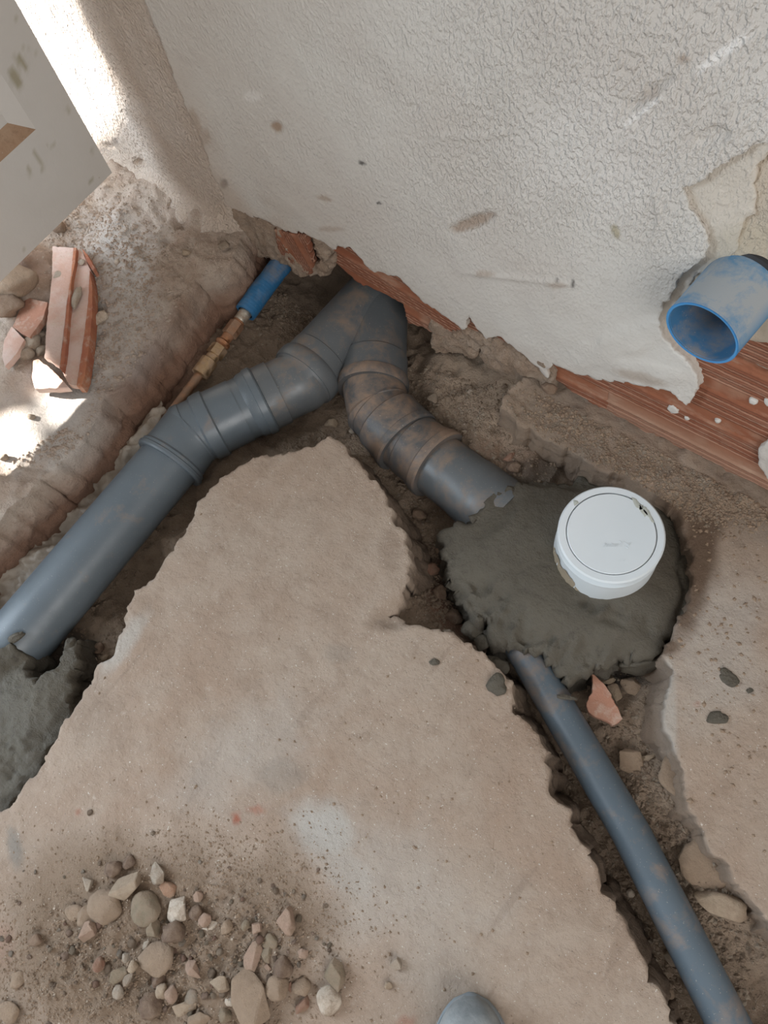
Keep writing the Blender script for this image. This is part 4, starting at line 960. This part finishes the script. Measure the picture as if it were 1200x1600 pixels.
stone(26, 997, 30, 12, -35, 'x', 'dark mortar crumb resting on the large pipe', style='clod', flat=.6, name='mortar_crumb', cat='mortar', mat=M['wetmortar'], z=-.017)
LBL = ['wide wet mortar lump where the thin pipe enters', 'wet mortar lump left of the thin pipe entry', 'wet mortar lump below the capped pipe', 'wet mortar lump at the lower right of the mound', 'wet mortar lump above the terracotta fragment', 'wet mortar lump over the top of the thin pipe', 'wet mortar lump at the lower left of the mound', 'small wet mortar lump left of the thin pipe top', 'upright wet mortar lump on the left flank of the mound', 'wet mortar lump at the right of the heap over the large pipe', 'wet mortar lump at the lower edge of the heap', 'lowest wet mortar lump of the heap by the left edge', 'small wet mortar lump right of the heap middle', 'tall wet mortar lump in the gap beside the large pipe', 'wet mortar lump highest beside the large pipe', 'long wet mortar lump under the right edge of the mound']
for lb, (x, y, w, h, r) in zip(LBL, [(778,1044,44,28,10), (770,1040,40,30,30), (960,1020,50,30,-10), (1000,1000,60,26,-20), (905,1040,60,34,5), (870,1030,50,34,10), (740,985,40,34,30), (755,1005,30,28,20), (725,905,26,44,-20), (86,1190,26,22,0), (60,1215,30,24,0), (35,1240,28,24,0), (98,1150,24,22,10), (100,1060,16,34,10), (112,1010,22,22,0), (1003,1040,70,26,-10)]):
    stone(x, y, w, h, r, 'x', lb, style='clod', flat=.9, name='mortar_lump', cat='mortar', mat=M['wetmortar'], z=-.06, sink=.35)

# many small pebbles of the rubble: individuals sharing meshes
PEB = [stone_mesh(900+i, 'clod' if i % 3 else 'angular', 12) for i in range(8)]
def pebbles(n, cx_, cy_, rx, ry, surf, cols, label, group, seed, smin=3.5, smax=10, name='pebble', guard=None):
    r = np.random.RandomState(seed); mats = [M['s_'+c] for c in cols]; k = 0; tries = 0
    vs = [[m.copy() for m in PEB[:3]] for _ in mats]; WORD = dict(lgrey='pale grey', white='white', red='reddish', pink='pinkish', olive='olive')
    for row, mt in zip(vs, mats):
        for m in row: m.materials.clear(); m.materials.append(mt)
    while k < n and tries < n*20:
        tries += 1
        px, py = cx_+r.normal()*rx, cy_+r.normal()*ry
        if guard and not guard(px, py): continue
        c = at(px, py, 0 if surf != 'soil' else -.1); z = zsurf(c[0], c[1], surf)
        c = at(px, py, z); z = zsurf(c[0], c[1], surf); s = (smin+(smax-smin)*r.rand()**2.2)/2/1050.
        ci = r.randint(len(mats)); me = vs[ci][r.randint(3)]
        o = bpy.data.objects.new(name, me); COL.objects.link(o); o.location = (c[0], c[1], z+s*.15); o.scale = (s, s*r.uniform(.6, 1), s*r.uniform(.5, .8)); o.rotation_euler = (r.uniform(-.3, .3), r.uniform(-.3, .3), r.uniform(0, 6.28))
        wd_ = WORD.get(cols[ci], cols[ci]); tag(o, label.replace('small pebble', ('tiny ' if s < .0042 else 'small ')+wd_+' pebble'), 'pebble', group+', '+wd_+(' tiny' if s < .0042 else ' small')); k += 1
pebbles(230, 230, 1490, 105, 70, 'slab', ['tan', 'brown', 'lgrey', 'pink', 'tan', 'olive', 'beige', 'tan', 'red'], 'small pebble among the bottom left rubble', 'pebbles of the bottom left rubble', 1, 5, 15)
pebbles(70, 400, 1480, 60, 60, 'slab', ['tan', 'brown', 'olive', 'pink', 'grey'], 'small pebble around the biggest flat stone', 'pebbles around the biggest flat stone', 2, 5, 12)

# grit: nobody could count it, one mesh per surface
def grit(name, n, sampler, mat, label, seed, smin=.0008, smax=.0028):
    r = np.random.RandomState(seed); V, F = [], []
    ico = [(0, 0, 1), (1, 0, 0), (0, 1, 0), (-1, 0, 0), (0, -1, 0)]; fc = [(0, 1, 2), (0, 2, 3), (0, 3, 4), (0, 4, 1), (2, 1, 5), (3, 2, 5), (4, 3, 5), (1, 4, 5)]; ico.append((0, 0, -1))
    P = sampler(n, r)
    for (x, y, z) in P:
        s = smin+(smax-smin)*r.rand()**3; a = r.uniform(0, 6.28); ca, sa = math.cos(a), math.sin(a); k = len(V); sx, sy, sz = s*r.uniform(.8, 1.3), s*r.uniform(.7, 1.1), s*r.uniform(.5, .9)
        for (u, v, w) in ico:
            u = u*sx+r.uniform(-.2, .2)*s; v = v*sy+r.uniform(-.2, .2)*s; V.append((x+u*ca-v*sa, y+u*sa+v*ca, z+w*sz+.0002))
        F += [(k+a_, k+b_, k+c_) for a_, b_, c_ in fc]
    o = link(name, V, F, mat, smooth=False); tag(o, label, 'grit', kind='stuff'); return o
def samp(pts_w, zf, guard=None, zr=0.):
    def f(n, r):
        out = []
        w = np.array([q[4] for q in pts_w], float); w /= w.sum(); ks = r.choice(len(w), n*2, p=w)
        px = np.array([pts_w[k][0]+r.normal()*pts_w[k][2] for k in ks]); py = np.array([pts_w[k][1]+r.normal()*pts_w[k][3] for k in ks])
        C = np.array([at(a, b, zr)[:2] for a, b in zip(px, py)]); ok = np.ones(len(C), bool)
        if guard is not None:
            for sgn, poly_ in guard: q = inside(C, poly_); ok &= q if sgn else ~q
        ok &= C[:, 1] < YW-.03; C = C[ok][:n]; z = zf(C[:, 0], C[:, 1]); return np.stack([C[:, 0], C[:, 1], z], 1)
    return f
gMAIN, gRIGHT, gLEFT, gMD, gHD = xy(MAIN), xy(RIGHT), xy(LEFT), xy(MD), xy(HD)
allslab = [(False, gMAIN), (False, gRIGHT), (False, gLEFT), (False, gMD), (False, gHD)]
grit('grit', 9000, samp([(200, 1500, 130, 70, 5), (400, 1450, 90, 70, 2), (100, 1560, 110, 50, 2), (300, 1350, 100, 40, .8), (600, 1300, 300, 220, .5)], slab_top, [(True, gMAIN)]), M['s_tan'], 'fine brown grit strewn through the rubble on the slab', 5)
grit('grit', 1500, samp([(230, 1480, 150, 80, 4), (420, 1450, 100, 80, 1), (600, 1250, 300, 250, .8)], slab_top, [(True, gMAIN)]), M['s_white'], 'fine white plaster grit on the slab', 6, .0007, .0018)
grit('grit', 14000, samp([(1080, 1300, 70, 170, 3), (960, 1330, 60, 150, 2), (700, 640, 60, 60, 2), (480, 470, 60, 50, 2), (600, 740, 60, 70, 1.6), (680, 900, 30, 50, 1.5), (190, 940, 60, 90, 1.3), (90, 800, 70, 60, 1.6), (520, 680, 60, 30, 1), (780, 700, 60, 40, 1)], soil_z, allslab, -.09), M['soil'], 'loose brown crumbs on the trench soil', 7, .001, .0055)
grit('grit', 3500, samp([(1080, 1300, 70, 170, 3), (1000, 1400, 70, 150, 2), (700, 640, 60, 60, 2), (480, 480, 60, 50, 3), (640, 760, 60, 70, 1.2)], soil_z, allslab, -.09), M['s_grey'], 'grey gravel crumbs in the trenches', 8, .001, .005)
grit('grit', 4500, samp([(1000, 720, 90, 25, 2), (1100, 770, 60, 22, 2), (900, 650, 60, 30, 2), (1160, 790, 40, 20, 2), (1130, 1050, 60, 180, .5)], right_top, [(True, gRIGHT), (False, gMD)]), M['s_tan'], 'sandy mortar crumbs along the foot of the wall', 9, .0006, .0042)
grit('grit', 2600, samp([(1000, 720, 90, 25, 2), (1120, 775, 60, 22, 3), (900, 650, 60, 30, 1)], right_top, [(True, gRIGHT), (False, gMD)]), M['s_grey'], 'grey mortar grit along the foot of the wall', 10, .001, .0036)
grit('grit', 6000, samp([(200, 420, 60, 70, 2), (180, 540, 60, 60, 2), (90, 700, 70, 20, 1), (120, 350, 50, 30, 2), (290, 400, 50, 50, 1)], left_top, [(True, gLEFT), (False, xy([(-60, 600), (140, 590), (140, 650), (0, 740), (-60, 760)]))]), M['ledge'], 'dusty crumbs covering the ledge by the door', 11, .0007, .0055)

# ------------------------------------------------------------------ clay fragments
def flatpiece(name, pts, z0, th, mat, parent, s, fall=None, sp_=.004, amp=.003, lift=None):
    P = xy(pts, z0)
    return sheet(name, P, sp_, lift or (lambda u, v: z0+.0008*fbm(u, v, .02, s)), [(.0008, .0005, .0002), (th, .0005, .0004)], FLOORMAP, mat, parent, (amp*.5, .012), s=s, angle=35)
zc = .040
cb = empty('clay_block', at(100, 500, .01)); tag(cb, 'long broken red clay block with two dusty channels on the ledge', 'brick')
flatpiece('channel', [(82,385),(115,387),(113,420),(105,470),(98,530),(93,572),(83,566),(70,558),(73,506),(81,436)], zc, .012, M['clay'], cb, 1)
flatpiece('channel', [(123,388),(130,396),(141,422),(139,466),(131,527),(124,575),(120,602),(107,600),(98,580),(102,540),(108,480),(112,436),(119,407)], zc-.006, .012, M['clay'], cb, 2)
flatpiece('rib', [(115,387),(119,387),(117,410),(112,434),(109,470),(105,520),(101,560),(97,580),(93,574),(99,530),(105,470),(111,430)], zc+.003, .02, M['clay_red'], cb, 3, amp=.002)
flatpiece('rib', [(140,422),(144,450),(144,490),(139,540),(132,590),(127,603),(120,603),(124,575),(131,527),(138,470)], zc-.001, .022, M['clay_red'], cb, 4, amp=.002)
flatpiece('rib', [(128,388),(137,398),(148,420),(144,422),(136,408)], zc, .02, M['clay_red'], cb, 5)
t3 = flatpiece('clay_shard', [(52,564),(60,562),(72,570),(86,583),(107,605),(90,606),(55,607),(50,590)], zc-.008, .014, M['clay'], None, 6); setorigin(t3, at(75, 590, .01)); tag(t3, 'triangular clay shard at the lower end of the clay block', 'brick')
t1 = flatpiece('clay_shard', [(38,463),(74,473),(66,500),(47,527),(34,520),(20,511)], zc-.012, .012, M['clay_chip'], None, 7); setorigin(t1, at(46, 495, .01)); tag(t1, 'square reddish clay shard left of the long clay block', 'brick')
t2 = flatpiece('clay_shard', [(18,510),(38,531),(26,552),(8,572),(3,556),(7,530)], zc-.012, .012, M['clay'], None, 8); setorigin(t2, at(18, 540, .01)); tag(t2, 'pale leaf shaped clay shard below the square reddish one', 'brick')
for i, (x, y, w, h) in enumerate([(91,432,14,22),(103,412,14,8),(128,410,12,10),(120,465,14,40)]):
    st_ = stone(x, y, w, h, -8, 'lgrey', None, style='clod', flat=.3, name='mortar_crust', z=zc-.004); del st_['category']; st_.parent = cb; st_.location = Vector(st_.location)-cb.location
fr = empty('plaster_rubble', at(52, 545, .01)); tag(fr, 'grey fibrous plaster lump among the clay shards', 'plaster')
for i, (x, y, w, h) in enumerate([(52,540,30,34),(60,525,24,20),(42,556,22,26),(66,550,16,20)]):
    st_ = stone(x, y, w, h, 20*i, 'lgrey', None, 'left', 'clod', .7, 'plaster_lump'); del st_['category']; st_.parent = fr; st_.location = Vector(st_.location)-fr.location
c1_ = at(940, 1095, -.062)
tc = sheet('terracotta_fragment', xy([(925,1052),(940,1066),(955,1090),(972,1124),(958,1133),(938,1122),(920,1112),(917,1100),(926,1084)], -.06), .004, lambda u, v: -.058+.0006*fbm(u, v, .02, 3)+.1*(v-c1_[1]), [(.0008, .0006, .0006), (.010, .0005, .001)], FLOORMAP, M['clay_chip'], None, (.003, .012), s=95, loc=tuple(c1_), angle=35)
tag(tc, 'flat terracotta tile fragment in the trench under the mortar mound', 'brick')

# ------------------------------------------------------------------ toe of the photographer's shoe
def shoe():
    a = at(735, 1553, .02); b = at(742, 1900, .02); dr = _n([b[0]-a[0], b[1]-a[1], 0]); sd_ = np.array([-dr[1], dr[0], 0]); toe = np.array([a[0], a[1], 0.])
    root = empty('shoe', tuple(toe+dr*.13)); tag(root, 'dusty grey leather shoe, only its round toe in view', 'shoe')
    L = .29; nt = 40; ns = 28
    def half(t): return (.052*min(1, math.sqrt(max(0, 1-(1-min(t/.30, 1))**2)))) * (1-.30*sst(.35, .6, np.array(t))+.12*sst(.6, .85, np.array(t))) * (math.sqrt(max(0, 1-((t-.85)/.15)**2)) if t > .85 else 1)
    def hgt(t): return .045*math.sqrt(max(0, 1-(1-min(t/.22, 1))**2))+.055*float(sst(.3, .62, np.array(t)))
    V, F = [], []
    for i in range(nt+1):
        t = .004+.992*i/nt; c = toe+dr*L*t; w = float(half(t))*.93; h = hgt(t)*(math.sqrt(max(0, 1-((t-.93)/.07)**2)) if t > .93 else 1)
        for j in range(ns+1):
            q = math.pi*j/ns; cs = math.cos(q); V.append(c+sd_*w*(abs(cs)**.8*np.sign(cs))+np.array([0, 0, .018+h*abs(math.sin(q))**.75]))
    for i in range(nt):
        for j in range(ns): k = i*(ns+1)+j; F.append((k, k+1, k+ns+2, k+ns+1))
    link('upper', V, F, M['leather'], root)
    V, F = [], []; pr = []
    for i in range(nt+1): t = i/nt; pr.append((t, float(half(max(t, .0005)))))
    ring = [toe+dr*L*t+sd_*w for t, w in pr]+[toe+dr*L*t-sd_*w for t, w in pr[::-1]]; cc = toe+dr*L*.5; m = len(ring)
    for z, s_ in ((.0015, .97), (.004, 1.0), (.019, 1.0), (.022, .985), (.022, .90)):
        for p in ring: V.append(cc+(p-cc)*s_+np.array([0, 0, z]))
    for k in range(4):
        for i in range(m): j = (i+1) % m; F.append((k*m+i, k*m+j, (k+1)*m+j, (k+1)*m+i))
    F.append(tuple(range(m))); F.append(tuple(4*m+i for i in range(m)))
    link('sole', V, F, M['sole'], root, True, 40)
    V, F = [], []                                    # stitched welt seam across the toe cap
    for i in range(33):
        q = math.pi*i/32; t = .235; c = toe+dr*L*t; w = float(half(t))*.94; h = hgt(t); p = c+sd_*w*(abs(math.cos(q))**.8*np.sign(math.cos(q)))+np.array([0, 0, .0195+h*abs(math.sin(q))**.75])
        for k, (a_, b_) in enumerate(((-.0015, 0), (0, .0015), (.0015, 0))): V.append(p+dr*a_+np.array([0, 0, b_]))
    for i in range(32):
        for k in range(2): F.append((i*3+k, i*3+k+1, i*3+k+4, i*3+k+3))
    link('toe_seam', V, F, M['sole'], root)
shoe()
for m in list(bpy.data.meshes):
    if not m.users: bpy.data.meshes.remove(m)
